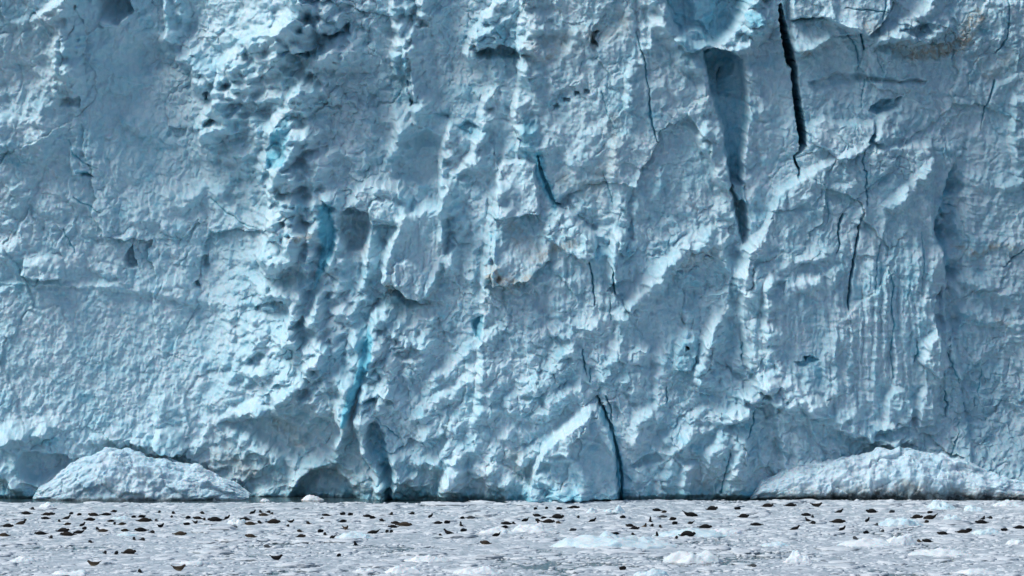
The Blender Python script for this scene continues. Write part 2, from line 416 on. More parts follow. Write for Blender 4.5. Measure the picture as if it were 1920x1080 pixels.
# front block of the centre
plate([(928, 322), (940, 300), (985, 294), (1004, 305), (1010, 340), (1010, 400), (925, 400)], 2.0, 8, ty=0.15, tx=-0.1)
ridge([(926, 322), (926, 380), (922, 430), (914, 480), (912, 524)], 2.2, 8, 60, 0.7, 1.5)
plate([(925, 420), (980, 400), (1040, 420), (1030, 480), (990, 520), (922, 524)], 1.6, 7, ty=0.5, tx=-0.15)
stain(MD, [(922, 500), (955, 522), (985, 515)], 24, 0.9); stain(MD, [(960, 430), (1000, 470)], 28, 0.5)
stain(MD, [(1010, 480), (1030, 465), (1080, 450)], 12, 0.6)
plate([(1010, 395), (1066, 388), (1105, 432), (1116, 440), (1118, 480), (1080, 484), (1020, 440)], 1.6, 7, tx=0.2, ty=0.1)
ridge([(1100, 436), (1092, 465), (1076, 480)], 0.9, 8, 6)
crack([(1008, 290, 2), (1014, 318, 4), (1026, 352, 5), (1040, 382, 4), (1052, 388, 1)], 2.6)
stain(MB, [(1010, 285), (1016, 320), (1030, 360), (1040, 385)], 14, 0.8)
ridge([(1042, 386), (1066, 398), (1092, 422), (1104, 436), (1118, 460), (1122, 482)], -2.2, 3, 30, 0.7, 1.1)
ridge([(830, 320), (832, 360), (834, 420), (828, 450)], 1.5, 6, 24, 0.7, 1.3)
ridge([(876, 400), (850, 415), (846, 450), (835, 500), (838, 520)], 1.8, 9, 20)
ridge([(910, 430), (890, 460), (880, 500), (870, 520)], 1.4, 10, 14)
ridge([(842, 470), (812, 520), (795, 570), (800, 600)], 1.4, 10, 14)
# ---- right of centre: big smooth wall
stain(MD, [(1000, 95), (1060, 85), (1130, 60), (1160, 40)], 34, 0.42); stain(MD, [(1020, 105), (1045, 100)], 12, 0.6)
plate([(1106, 60), (1124, 58), (1114, 72), (1122, 90), (1108, 84)], -1.8, 4); stain(MD, [(1108, 60), (1112, 90)], 9, 0.9)
for x, y in ((1060, 190), (1080, 176), (1097, 172), (1042, 200)): plate([(x - 6, y - 3), (x + 5, y - 4), (x + 7, y + 3), (x - 4, y + 5)], -1.2, 3)
ridge([(1015, 60), (1050, 50), (1090, 66)], 0.9, 12, 16); ridge([(1095, 60), (1060, 110), (1040, 150)], 0.8, 14, 18)
crack([(1192, 60, 1), (1208, 110, 1.4), (1216, 165, 1.2), (1220, 220, 2.6), (1228, 250, 2.0), (1234, 268, 0.6)], 1.6)
ridge([(1196, 98), (1182, 135), (1176, 180), (1182, 205)], 1.6, 7, 14, 0.8, 1.2)
ridge([(1204, -60), (1206, 40), (1214, 100)], 1.2, 10, 16)
plate([(1184, -40), (1215, -40), (1218, 100), (1190, 60)], -1.0, 8)
crack([(1128, 170, 0.6), (1140, 215, 1.0), (1152, 240, 0.5)], 0.6)
crack([(1130, 320, 0.6), (1142, 355, 1.2), (1150, 385, 0.5)], 0.7)
stain(MD, [(1060, 340), (1110, 360), (1140, 300), (1150, 230)], 26, 0.4)
for pts in ([(1050, 230), (1020, 280), (1012, 300)], [(1120, 240), (1085, 290), (1060, 310)], [(1160, 260), (1150, 320), (1170, 400)], [(1210, 300), (1190, 360), (1200, 420)], [(1240, 300), (1236, 350), (1220, 380)]):
    ridge(pts, 0.8, 12, 18)
# corner top right of the centre
ridge([(1224, -60), (1232, 0), (1248, 40), (1266, 70), (1290, 108), (1322, 130)], 2.4, 24, 5, 1.2, 0.6)
plate([(1240, -60), (1420, -60), (1405, 10), (1372, 60), (1345, 85), (1300, 84), (1262, 50), (1246, 10)], -4.5, 9, target=.3)  # target paints the recess's blue-dark shade into the colour
plate([(1262, 66), (1296, 56), (1322, 62), (1330, 86), (1300, 98), (1284, 92)], 4.6, 6, tx=-0.3, target=0.3)
ridge([(1282, -40), (1312, 20), (1312, 50)], 1.4, 10, 20)
ridge([(1418, -60), (1416, 0), (1392, 22), (1392, 40), (1372, 62), (1350, 86)], 3.4, 7, 60, 0.8, 1.4)
plate([(1392, 20), (1428, 14), (1436, 40), (1402, 44)], 1.4, 5, target=0.4)
ridge([(1340, 86), (1380, 90), (1420, 60), (1460, 20)], 1.8, 16, 20)
# deep tapering gully
gl = [(1322, 100), (1328, 150), (1342, 205), (1356, 240), (1362, 290), (1372, 360), (1382, 420), (1392, 462), (1398, 462), (1402, 430), (1398, 360), (1392, 300), (1402, 200), (1392, 110), (1370, 92), (1340, 90)]
plate(gl, -4.2, 9, tx=.75, target=.3)  # teal shade of the gully's inside is painted in through target
blob(1352, 125, 30, 36, -1.6)
ridge([(1400, 105), (1406, 180), (1398, 290), (1402, 360), (1410, 440)], 1.8, 8, 60, 0.6, 1.5)
ridge([(1326, 140), (1345, 210), (1360, 270), (1366, 350), (1378, 430)], 1.4, 40, 5, 1.4, 0.6)
plate([(1372, 345), (1396, 345), (1398, 378), (1382, 380)], 3.0, 6)
crack([(1356, 132, 1), (1352, 150, 2.5), (1350, 160, 1)], 2.0)
ridge([(1328, 225), (1316, 260), (1340, 300), (1350, 350)], 1.6, 8, 22, 0.8, 1.4)
# main black crack
crack([(1462, 8, 3), (1467, 40, 6), (1474, 80, 8), (1484, 118, 8), (1489, 124, 5), (1490, 132, 5), (1493, 170, 6.5), (1498, 215, 7.5), (1505, 250, 7.5), (1506, 272, 6), (1500, 284, 1.5)], 13.0, 0.8)
crack([(1503, 280, 1.5), (1492, 292, 2.5), (1492, 306, 2), (1498, 318, 2.6), (1497, 332, 1.4)], 7.0)
ridge([(1462, 20), (1462, 70), (1474, 112), (1482, 124)], 1.0, 10, 5)
plate([(1478, -60), (1640, -60), (1700, -60), (1660, 30), (1620, 62), (1540, 30), (1482, 36)], 2.4, 8, ty=0.4)
plate([(1484, 40), (1538, 32), (1600, 44), (1612, 60), (1560, 66), (1524, 90), (1486, 98)], 1.4, 6, ty=0.3)
ridge([(1440, 100), (1448, 98), (1440, 130)], 1.0, 10, 10)
ridge([(1486, 104), (1530, 84), (1552, 70), (1580, 72)], 1.2, 8, 18)
for pts, d in (([(1588, 62, 1), (1604, 85, 1.2), (1610, 105, 1.6), (1608, 130, .8)], 1.2), ([(1612, 55, 1.5), (1616, 75, 2), (1621, 92, 1.5)], 2.4), ([(1640, 92, .6), (1648, 118, 1.2), (1656, 134, .6)], .9),
               ([(1623, 150, .8), (1616, 175, 1.2), (1614, 200, .6)], .9), ([(1662, -20, 1.2), (1655, 10, 1.5), (1648, 30, 1)], 1.4), ([(1580, 10, .8), (1625, 14, 1.2), (1660, 18, .8)], 1.0),
               ([(1888, -20, 1), (1891, 20, 1.6), (1889, 60, 1.6), (1878, 85, 1.8), (1865, 98, .8)], 1.6), ([(1864, 150, 1.2), (1860, 166, 2), (1852, 190, 1.5), (1844, 215, 1), (1838, 242, .5)], 1.6)):
    crack(pts, d)
ridge([(1540, 30), (1560, 40), (1612, 48)], 0.9, 8, 12)
ridge([(1760, -40), (1735, 14), (1702, 36), (1680, 48)], 2.0, 12, 24)
ridge([(1612, 80), (1655, 68), (1690, 62), (1730, 66), (1760, 48), (1790, 40)], 2.0, 12, 16)
plate([(1680, 48), (1735, 40), (1740, 60), (1690, 62)], -1.4, 8)
stain(MD, [(1690, 88), (1740, 96), (1790, 90), (1830, 30)], 26, 0.95); stain(MD, [(1620, 40), (1650, 55)], 20, 0.6); stain(MD, [(1500, 95), (1520, 98)], 10, 0.6)
plate([(1515, 150), (1570, 138), (1640, 142), (1735, 150), (1730, 158), (1640, 154), (1560, 162), (1530, 172)], -1.3, 8)
plate([(1630, 205), (1650, 190), (1692, 180), (1688, 200), (1650, 216)], -2.4, 8, target=0.3)
ridge([(1694, 180), (1668, 205), (1652, 240), (1640, 268)], 1.9, 6, 60, 0.7, 1.4)
plate([(1520, 226), (1545, 215), (1570, 228), (1640, 225), (1640, 262), (1580, 300), (1520, 262)], 1.8, 8)
ridge([(1518, 232), (1514, 262), (1520, 286)], 1.5, 6, 40, .7, 1.4)
# ---- right front mass
rm = [(1395, 466), (1420, 438), (1438, 395), (1458, 352), (1490, 332), (1535, 302), (1600, 272), (1690, 268), (1745, 265), (1752, 320), (1748, 400), (1752, 440), (1768, 470), (1772, 520), (1782, 600), (1800, 700), (1830, 960), (1480, 960), (1440, 740), (1400, 690), (1388, 600), (1386, 540)]
plate(rm, 1.7, 11, tx=-0.02)
ridge([(1420, 440), (1396, 466), (1390, 510), (1384, 556)], 1.8, 7, 44, 0.8, 1.3)
ridge([(1446, 500), (1436, 530), (1433, 570), (1436, 640)], 2.2, 6, 40, 0.7, 1.3)
ridge([(1448, 500), (1500, 480), (1560, 470)], 0.9, 8, 18); ridge([(1460, 560), (1500, 530), (1545, 520)], 0.8, 10, 14)
crack([(1578, 398, 1.5), (1573, 412, 3), (1568, 430, 2), (1572, 455, 1.4), (1566, 470, .8)], 2.4)
crack([(1611, 405, 1.4), (1606, 440, 2.2), (1600, 470, 2.6), (1595, 500, 3), (1592, 520, 2.2), (1588, 575, 1.4)], 4.5)
crack([(1548, 375, .7), (1552, 395, 1.2), (1549, 412, .6)], 1.0)
crack([(1618, 275, 1.4), (1612, 300, 1), (1620, 320, 1.6), (1622, 380, 1.2)], 1.6)
plate([(1626, 262), (1640, 240), (1642, 250), (1632, 268)], -2.4, 4, target=.6)
ridge([(1608, 380), (1612, 400), (1600, 420)], 1.3, 10, 8)
for xx, y0, y1, h in ((1563, 470, 770, 1.6), (1590, 590, 780, 0.9), (1630, 450, 760, 1.2), (1655, 500, 720, 1.0), (1682, 560, 730, 1.0), (1712, 420, 640, 1.0)):
    h *= .6
    ridge([(xx, y0), (xx + 4, (y0 * 2 + y1) / 3), (xx - 3, (y0 + 2 * y1) / 3), (xx + 2, y1)], h, 22, 6, 1.3, 0.7)
crack([(1660, 500, 1.2), (1672, 530, 1.6), (1664, 560, 1.4), (1671, 600, 1.6), (1666, 650, 1.4), (1670, 700, 1.2)], 1.0, 1.6)
crack([(1650, 450, 1), (1640, 490, 1.3), (1636, 540, .8)], .8)
crack([(1724, 430, .8), (1728, 480, 1.2), (1724, 540, .8)], .9)
for pts in ([(1740, 300), (1700, 340), (1650, 390)], [(1700, 340), (1672, 385)], [(1755, 290), (1720, 330)]): ridge(pts, 0.8, 8, 12)
plate([(1655, 735), (1668, 718), (1688, 718), (1702, 738), (1704, 790), (1652, 790)], 1.6, 8)
plate([(1712, 735), (1728, 722), (1742, 726), (1748, 790), (1712, 790)], 1.1, 8)
ridge([(1750, 470), (1738, 520), (1726, 580), (1718, 640)], 1.0, 12, 14)
rg = [(1796, 300), (1786, 330), (1774, 372), (1754, 424), (1766, 466), (1774, 512), (1784, 512), (1776, 460), (1768, 425), (1786, 380), (1806, 330), (1815, 300)]
ridge([(1800, 296), (1786, 330), (1774, 372), (1755, 424), (1767, 466), (1775, 512), (1780, 540)], -3.4, 3, 44, .8, 1.1, .2)
stain(MB, [(1786, 330), (1757, 424), (1770, 470), (1778, 515)], 12, .45)  # blue shade painted along the sunk gully edge
crack([(1768, 385, 1), (1780, 388, 1.2), (1795, 392, .5)], .8)
ridge([(1768, 530), (1752, 575), (1756, 600), (1762, 622)], -2.6, 3, 26, .8, 1.1, .2)
plate([(1750, 606), (1765, 636), (1772, 672), (1758, 700), (1716, 672), (1730, 630)], 2.2, 8)
ridge([(1752, 560), (1746, 590), (1750, 606), (1726, 640), (1712, 665)], 1.2, 10, 8)
crack([(1714, 635, 1), (1716, 655, 2), (1710, 672, 1.5)], 1.5); crack([(1772, 655, 1), (1784, 685, 1.5), (1796, 712, .8)], 1.4)
crack([(1769, 728, 1.4), (1772, 755, 2), (1769, 775, .8)], 2.0); crack([(1842, 695, .8), (1838, 720, 1.2), (1834, 740, .6)], 1.0); crack([(1826, 745, 1), (1825, 762, 1)], 1.2)
crack([(1806, 752, 1), (1808, 775, 1.2)], 1.1); crack([(1796, 790, 1), (1788, 820, 1.5), (1779, 848, .7)], 1.5); crack([(1895, 670, .8), (1890, 700, .7)], .8)
plate([(1482, 670), (1520, 662), (1535, 666), (1520, 676), (1500, 680)], -1.2, 5, target=.4); plate([(1498, 660), (1514, 660), (1506, 672)], -2, 3, target=.8)
# far right wall
for pts in ([(1800, 470), (1830, 478), (1850, 462), (1880, 456), (1900, 470)], [(1790, 520), (1850, 540), (1920, 560)], [(1800, 580), (1860, 600), (1930, 640)], [(1800, 340), (1860, 350), (1930, 340)]):
    ridge(pts, 0.9, 8, 16)
stain(MD, [(1790, 462), (1835, 480), (1855, 460), (1885, 458), (1905, 468)], 9, 0.8); stain(MD, [(1870, 600), (1900, 608)], 10, .7); stain(MD, [(1840, 100), (1860, 140), (1900, 110)], 24, .4)
crack([(1920, 465, 1.2), (1905, 478, 1.8), (1880, 500, 1)], 1.4)
ridge([(1905, 170), (1900, 260), (1915, 330)], 1.6, 7, 40, .7, 1.4)
# ---- peaks right of the lower centre
ridge([(1354, 428), (1310, 444), (1282, 464), (1244, 498), (1206, 540), (1180, 578), (1150, 604)], 2.6, 15, 32, 1.3, 0.9)
stain(MD, [(1340, 470), (1290, 490)], 22, .4)
ridge([(1352, 430), (1348, 470), (1365, 500), (1388, 520)], 1.6, 12, 8)
ridge([(1380, 520), (1366, 540), (1360, 580)], 1.0, 10, 10)
ridge([(1160, 422), (1152, 460), (1148, 500), (1150, 530)], 2.6, 6, 14, .8, 1.1)
plate([(1162, 446), (1188, 452), (1192, 472), (1176, 482), (1160, 470)], 1.3, 5, tx=-.3, target=.25)
crack([(1104, 490, 1), (1110, 520, 2), (1113, 545, 1.5), (1116, 572, .7)], 2.0); crack([(1146, 494, 1), (1150, 528, 2.2), (1153, 550, 1.5)], 2.4)
crack([(1142, 555, .8), (1145, 595, 1.2)], 1.2); crack([(1091, 655, 1), (1095, 680, 2), (1099, 700, 1)], 2.0); crack([(1106, 692, 1), (1108, 716, 1.5)], 1.6); crack([(1249, 722, 1), (1248, 750, 1.6)], 1.5)
ridge([(1352, 586), (1336, 610), (1326, 650), (1312, 684), (1300, 720)], 3.0, 9, 40, 0.9, 1.3)
ridge([(1286, 574), (1292, 610), (1276, 640)], 1.6, 8, 12)
plate([(1268, 640), (1300, 625), (1312, 650), (1296, 690), (1262, 690)], 1.4, 8, target=.25)
plate([(1283, 644), (1288, 644), (1289, 650), (1283, 651)], -2.5, 2); stain(MK, [(1284, 646), (1287, 649)], 4, 1.0)
crack([(1392, 640, 1), (1390, 672, 1.4)], 1.3)
# lower right: arched crest and feet
ridge([(1330, 800), (1380, 765), (1440, 738), (1500, 744), (1555, 775), (1600, 800), (1650, 815), (1720, 810)], 3.0, 14, 80, .9, 1.6)
ridge([(1440, 690), (1400, 740), (1380, 790), (1340, 840), (1320, 880)], 1.4, 12, 20)
ridge([(1382, 740), (1362, 790), (1330, 850)], 1.2, 9, 12)
crack([(1413, 758, 1.4), (1411, 778, 2), (1400, 815, .8)], 1.6); crack([(1370, 845, 1), (1362, 880, 1.5), (1352, 925, 1.5)], 1.6)
ridge([(1400, 800), (1385, 850), (1372, 900), (1366, 940)], 1.4, 12, 18)
for pts in ([(1300, 800), (1260, 850), (1250, 920)], [(1330, 760), (1280, 800), (1240, 830)], [(1230, 760), (1190, 800), (1180, 840)], [(1290, 860), (1280, 930)]): ridge(pts, 1.3, 12, 18)
blob(1215, 775, 34, 22, 1.4, -15); plate([(1180, 870), (1230, 845), (1245, 860), (1200, 880)], -1.5, 8)
# triangular foot in the centre
plate([(1052, 792), (1108, 752), (1128, 764), (1150, 820), (1160, 935), (985, 945), (1000, 870), (1015, 832)], 3.2, 7, tx=0.05, ty=0.1)
plate([(1006, 826), (1052, 796), (1108, 754), (1100, 790), (1072, 812), (1066, 842), (1020, 838)], 1.8, 8, tx=0.35, ty=-.35)
plate([(1080, 840), (1120, 800), (1155, 850), (1162, 935), (1080, 940), (1105, 880)], -1.2, 10, tx=-.2)
plate([(1010, 850), (1070, 850), (1100, 900), (1040, 940), (985, 930)], -1.3, 12)
ridge([(1000, 880), (1040, 905), (1060, 940)], 1.4, 14, 14); ridge([(1078, 905), (1090, 912), (1088, 940)], 1.5, 10, 10); blob(1050, 918, 26, 20, 1.6); blob(1000, 925, 22, 20, 1.4)
ridge([(1015, 832), (985, 850), (970, 870)], 1.6, 10, 14)
crack([(1118, 744, 1), (1132, 768, 2.5), (1146, 800, 4.5), (1156, 840, 4), (1163, 870, 2.6), (1166, 905, 3), (1166, 945, 3)], 3.4)
crack([(1135, 742, 1), (1142, 760, 2), (1148, 790, 1)], 1.8)
stain(MB, [(1132, 768), (1146, 800), (1158, 850), (1166, 935)], 9, .7)  # scattered blue light of the crack painted along its sides
# ---- lower centre: lit, lumpy, dripping
ridge([(918, 480), (910, 530), (908, 590), (902, 660), (900, 740), (892, 800)], 2.0, 7, 44, .8, 1.5)
plate([(884, 600), (905, 585), (908, 600), (900, 636), (888, 630)], -1.4, 5, target=.7)
crest8 = [(730, 560), (708, 590), (700, 610), (706, 640), (694, 680), (688, 715), (680, 745), (676, 775), (682, 812), (694, 848), (708, 868), (712, 900), (709, 940)]
ridge(crest8, 3.6, 9, 80, .8, 1.6, .06)
plate([(690, 605), (704, 622), (700, 660), (684, 700), (664, 745), (650, 790), (640, 780), (652, 720), (672, 668), (684, 630)], 0.5, 8, wedge=1.2, target=.85)
plate([(680, 730), (706, 735), (700, 745), (684, 745)], -1.2, 4, target=.5)
ridge([(676, 590), (664, 650), (660, 690), (646, 730), (638, 770), (644, 810), (624, 850), (618, 868)], 2.6, 10, 10, 1, 1)
plate([(686, 784), (704, 782), (722, 805), (728, 840), (738, 880), (738, 940), (722, 940), (718, 875), (700, 850), (690, 815)], -2.6, 12, target=.3)
ridge([(712, 896), (716, 915), (712, 945)], 2.0, 8, 8)
crack([(706, 776, 1), (730, 800, 1.4), (748, 818, .8)], .9)
ridge([(742, 840), (744, 890), (742, 945)], 1.6, 8, 20)
for pts, h in (([(790, 600), (750, 650), (730, 700), (715, 740)], 1.6), ([(840, 600), (800, 640), (770, 690)], 1.3), ([(890, 640), (850, 690), (800, 720)], 1.6), ([(890, 700), (850, 740), (800, 760), (770, 790)], 1.4),
               ([(860, 780), (810, 800), (780, 840)], 1.2), ([(900, 810), (860, 850), (840, 880), (835, 930)], 1.8), ([(850, 820), (830, 850), (800, 870)], 1.3), ([(790, 850), (782, 890), (784, 940)], 1.2), ([(862, 860), (840, 900), (835, 940)], 1.6),
               ([(760, 600), (730, 630), (716, 660)], 1.3), ([(830, 540), (815, 590), (780, 620)], 1.4), ([(960, 560), (950, 620)], .8), ([(1000, 560), (990, 620), (1000, 660)], .8), ([(1040, 560), (1044, 640)], .9),
               ([(960, 700), (920, 740), (925, 780)], 1.0), ([(1040, 700), (980, 740), (940, 760)], 1.2), ([(1080, 640), (1040, 680), (1000, 700)], 1.1), ([(1100, 720), (1050, 740), (1010, 780)], 1.1), ([(1160, 640), (1130, 690), (1140, 730)], 1.1), ([(1210, 640), (1180, 690), (1190, 740)], 1.2), ([(1250, 660), (1235, 710), (1245, 760)], 1.1),
               ([(980, 790), (940, 820), (920, 860), (925, 930)], 1.1), ([(950, 660), (900, 690), (870, 700)], 1.0), ([(1130, 600), (1090, 620), (1050, 640)], 1.0)):
    ridge(pts, h, 12, 20, 1.1, 1.4)
for cx, cy, r, h in ((770, 700, 16, 1.1), (830, 745, 20, 1.0), (785, 860, 20, 1.3), (820, 870, 16, 1.1), (860, 905, 24, 1.0), (745, 760, 18, 1.0), (720, 690, 12, 1), (790, 640, 15, 1), (900, 880, 24, .9), (700, 560, 14, 1.2), (660, 590, 14, 1.2), (600, 640, 16, 1), (950, 900, 20, 1)):
    blob(cx, cy, r, r * .85, h)
# diagonal streaks sweeping down to the left of the column
for pts, h, wl_, wr_ in (([(660, 560), (620, 600), (580, 650), (540, 700), (500, 730)], 1.8, 12, 20), ([(640, 620), (600, 660), (560, 710), (510, 750), (440, 772)], 2.4, 14, 16), ([(650, 690), (610, 720), (560, 756), (520, 790)], 1.7, 12, 14),
                         ([(560, 600), (530, 640), (500, 680), (470, 700)], 1.5, 14, 18), ([(610, 560), (580, 600), (550, 640)], 1.5, 10, 14), ([(580, 560), (540, 610), (520, 640)], 1.4, 10, 12), ([(640, 740), (600, 760), (570, 800)], 1.4, 10, 12), ([(700, 545), (670, 575), (640, 600)], 1.4, 9, 12)):
    ridge(pts, h, wl_, wr_, 1.2, 1.3)
plate([(415, 790), (480, 778), (540, 775), (600, 775), (640, 800), (625, 860), (560, 872), (520, 850), (470, 820)], -2.2, 20)
ridge([(470, 830), (500, 850), (525, 876)], 1.0, 10, 10); ridge([(620, 858), (580, 872), (555, 900), (540, 940)], 1.2, 12, 10)
ridge([(560, 790), (556, 830), (570, 862)], 1.0, 10, 12)
# sea cave
plate([(545, 945), (552, 915), (570, 890), (598, 878), (630, 886), (655, 905), (680, 945)], -2.2, 14)
plate([(556, 945), (575, 915), (600, 895), (630, 905), (652, 925), (668, 945)], .8, 16)
ridge([(680, 880), (690, 910), (694, 945)], 1.2, 14, 12)

# ---- region character: how broken, how soft
for a in ((480, 210, 100, 140, .5), (640, 200, 100, 170, .8), (350, 130, 60, 70, .9), (700, 350, 80, 60, .7), (560, 400, 50, 120, .5), (800, 700, 190, 220, .75), (560, 640, 100, 120, .7), (1080, 720, 200, 130, .55),
          (1350, 720, 150, 120, .65), (1740, 80, 110, 40, 1.0), (1640, 300, 130, 50, .8), (1410, 60, 50, 50, 1.0), (250, 440, 240, 60, .35), (1840, 760, 120, 120, .7), (1600, 840, 300, 60, .7), (900, 60, 100, 100, .45), (1300, 480, 110, 100, .5), (1020, 430, 110, 60, .45), (240, 820, 200, 80, .4), (1340, 640, 40, 60, .6)):
    rub(*a)
SM = np.exp(-(((U0 - 150) / 360) ** 2 + ((V0 - 690) / 165) ** 2))               # soft avalanche snow, lower left
FL = np.clip(np.exp(-(((U0 - 1640) / 200) ** 2 + ((V0 - 620) / 170) ** 2)) + 0.5 * np.exp(-(((U0 - 1080) / 260) ** 2 + ((V0 - 560) / 150) ** 2)) + .5 * np.exp(-(((U0 - 720) / 160) ** 2 + ((V0 - 480) / 140) ** 2)), 0, 1)   # fluting
ST = np.clip(np.exp(-(((U0 - 1620) / 170) ** 2 + ((V0 - 680) / 110) ** 2)) + .8 * np.exp(-(((U0 - 1860) / 120) ** 2 + ((V0 - 480) / 190) ** 2)) + .5 * np.exp(-(((U0 - 1240) / 120) ** 2 + ((V0 - 590) / 60) ** 2)) + .5 * np.exp(-(((U0 - 430) / 110) ** 2 + ((V0 - 360) / 60) ** 2)), 0, 1)

wx = fbm(U0 / 60, V0 / 60, 41, 3) * 14; wy = fbm(U0 / 60 + 7, V0 / 60, 42, 3) * 14
X = U0 + wx; Y = V0 + wy
hard = 1 - 0.75 * SM
CALM = np.zeros(D.shape)                                                        # clean flat fracture faces
for cx_, cy_, rx_, ry_, am in ((785, 470, 42, 70, .85), (968, 345, 38, 46, .8), (975, 455, 55, 50, .8), (735, 388, 38, 24, .8), (1120, 320, 130, 190, .25), (1500, 200, 130, 120, .4), (1500, 620, 70, 120, .5), (1640, 640, 110, 160, .5),
                               (1240, 590, 70, 60, .6), (280, 340, 160, 90, .4), (612, 430, 16, 80, .9), (672, 680, 22, 70, .9), (1360, 220, 30, 130, .4), (785, 290, 40, 50, .4), (1110, 860, 60, 70, .6), (1180, 200, 60, 120, .4), (1850, 300, 90, 120, .4), (570, 60, 26, 30, .7),
                               (455, 190, 90, 120, .55), (560, 330, 60, 170, .55), (600, 560, 70, 80, .4), (860, 720, 90, 120, .35), (200, 150, 140, 120, .3)):
    CALM = np.maximum(CALM, am * np.exp(-(((U0 - cx_) / rx_) ** 2 + ((V0 - cy_) / ry_) ** 2) ** 1.5))
hard = hard * (1 - CALM); RG = RG * (1 - CALM)
D += facets(X / 150, Y / 190, 101, .7) * 1.5 * hard
D += facets((X * .92 + Y * .38) / 62, (Y * .92 - X * .38) / 84, 102) * (0.40 + .2 * RG) * hard + soft_blocks((X * .95 - Y * .3) / 50, (Y * .95 + X * .3) / 54, 202) * (.42 + .45 * RG) * hard
D += facets((X + Y * .25) / 30, Y / 36, 103) * (0.10 + .10 * RG) * hard + soft_blocks(X / 21, (Y - X * .2) / 21, 203) * (.10 + .40 * RG) * hard
D += soft_blocks(X / 10, Y / 10, 204) * (0.02 + .22 * RG) * (1 - .4 * SM)
D += billow((X + 12 * perlin(U0 / 40, V0 / 40, 18) + .3 * Y) / 62, Y / 52, 109) * (.6 + 1.2 * RG) * hard
D += billow((X + 4 * perlin(U0 / 9, V0 / 9, 8)) / 26, Y / 24, 105) * .9 * RG
D += billow((X + 3 * perlin(U0 / 6, V0 / 6, 9)) / 12.5, Y / 11.5, 106) * (0.05 + .36 * RG) * (1 - .6 * CALM)
D += billow(X / 6.2, Y / 5.8, 107) * (0.04 + .13 * RG + .0 * SM) * (1 - .5 * CALM)
r = 1 - np.abs(fbm((X - Y * .15) / 70, Y / 95, 110, 4))
D += (r - .7) * 1.0 * hard
D += (1 - .5 * CALM) * fbm(U0 / 24, V0 / 26, 111, 4, .6) * (.22 + .2 * RG)
D += fbm((U0 + .9 * V0) / 26, (V0 - .6 * U0) / 70, 114, 3, .6) * .55 * np.exp(-(((U0 - 640) / 230) ** 2 + ((V0 - 680) / 160) ** 2))
D += perlin(U0 / 3.6, V0 / 3.6, 112) * .025 + perlin(U0 / 7, V0 / 7, 113) * .05 + fbm(U0 / 10 + V0 / 40, V0 / 12 - U0 / 60, 115, 3) * .12 + fbm((X + .15 * Y) / 7.5, Y / 42, 116, 3) * .12 * sstep(-.3, .5, perlin(U0 / 120, V0 / 120, 117)) + soft_blocks(X / 9, Y / 14, 118, 1.2) * .04
D += (fbm(U / 13, V / 150, 120, 3)) * .8 * FL
D += fbm(U / 130, (V + 10 * perlin(U0 / 90, V0 / 90, 5)) / 7.5, 121, 3) * .20 * ST
D += SM * fbm((U0 + V0 * .3) / 16, V0 / 34, 122, 4, .65) * .13

# natural streaks of bluer ice and a wave-washed blue foot
MB += .28 * sstep(.35, .9, fbm(U0 / 60, V0 / 26, 130, 4)) + .2 * FL * sstep(0, .8, fbm(U / 16, V / 120, 131, 3))
foot = sstep(900, 938, V0 + 14 * fbm(U0 / 30, V0 / 60, 132, 3))
MB += .45 * foot
D -= 0.9 * sstep(926, 940, V0 + 4 * fbm(U0 / 12, V0 / 30, 133, 2))       # notch cut by the water
# dark debris along the waterline on the right
kz = 931 - 7 * fbm(U0 / 26, V0 / 200, 134, 4)
MK = np.maximum(MK, sstep(-3, 5, V0 - kz) * sstep(1220, 1420, U0) * .9)
MK = np.maximum(MK, sstep(-3, 5, V0 - kz - 4) * .22)
for pts in ([(420, 850), (470, 880)], [(520, 800), (560, 830)], [(965, 850), (980, 880)]): stain(MD, pts, 30, .4)
# above the frame the front rolls back into the glacier's upper surface
up = np.clip(-40 - V0, 0, None) / 14
D -= up * up * .35
DL = BASE - up * up * .35 * 0

dist = DIST - BASE
PX = (U0 - CX) / F * dist; PZ = CAMH - (V0 - HOR) / F * dist
rel = np.clip(D + up * up * .35 - BASE, -6, 6)
PZ = PZ - .20 * rel * sstep(0, 60, 945 - V0)                             # what juts out also sags: sloping tops, undercut bellies
PX = PX + 0.25 * perlin(U0 / 10, V0 / 10, 150) * (0.4 + RG)              # a little sideways relief: overhanging lumps
PZ = PZ + 0.25 * perlin(U0 / 10, V0 / 10, 151) * (0.4 + RG)
H_, W_ = D.shape
verts = np.stack([PX, -D, PZ], -1).reshape(-1, 3)
idx = np.arange(H_ * W_).reshape(H_, W_)
faces = np.stack([idx[1:, :-1], idx[1:, 1:], idx[:-1, 1:], idx[:-1, :-1]], -1).reshape(-1, 4)
# close it: plateau running back from the top, so that it is a body of ice from any side
topv = verts[:W_].copy(); ext = []
for k in range(1, 9):
    q = topv.copy(); q[:, 1] += k * 26; q[:, 2] += 9 * (1 - math.exp(-k / 3)) + 2.5 * perlin(q[:, 0] / 20, q[:, 1] / 20 + k, 160); ext.append(q)
ex = np.concatenate(ext[::-1]); n_ex = len(ex)
verts2 = np.concatenate([ex, verts]); i2 = np.arange((H_ + 8) * W_).reshape(H_ + 8, W_)
faces2 = np.stack([i2[1:, :-1], i2[1:, 1:], i2[:-1, 1:], i2[:-1, :-1]], -1).reshape(-1, 4)
me = mesh_from('glacier', verts2, faces2, ICE)
ca = me.color_attributes.new('ice_marks', 'FLOAT_COLOR', 'POINT')
c = np.zeros((len(verts2), 4), np.float32)
c[n_ex:, 0] = np.clip(MB, 0, 1).ravel(); c[n_ex:, 1] = np.clip(MD, 0, 1).ravel(); c[n_ex:, 2] = np.clip(MK, 0, 1).ravel(); c[:, 3] = 1
ca.data.foreach_set('color', c.ravel())
g = link('glacier', me); g['kind'] = 'structure'
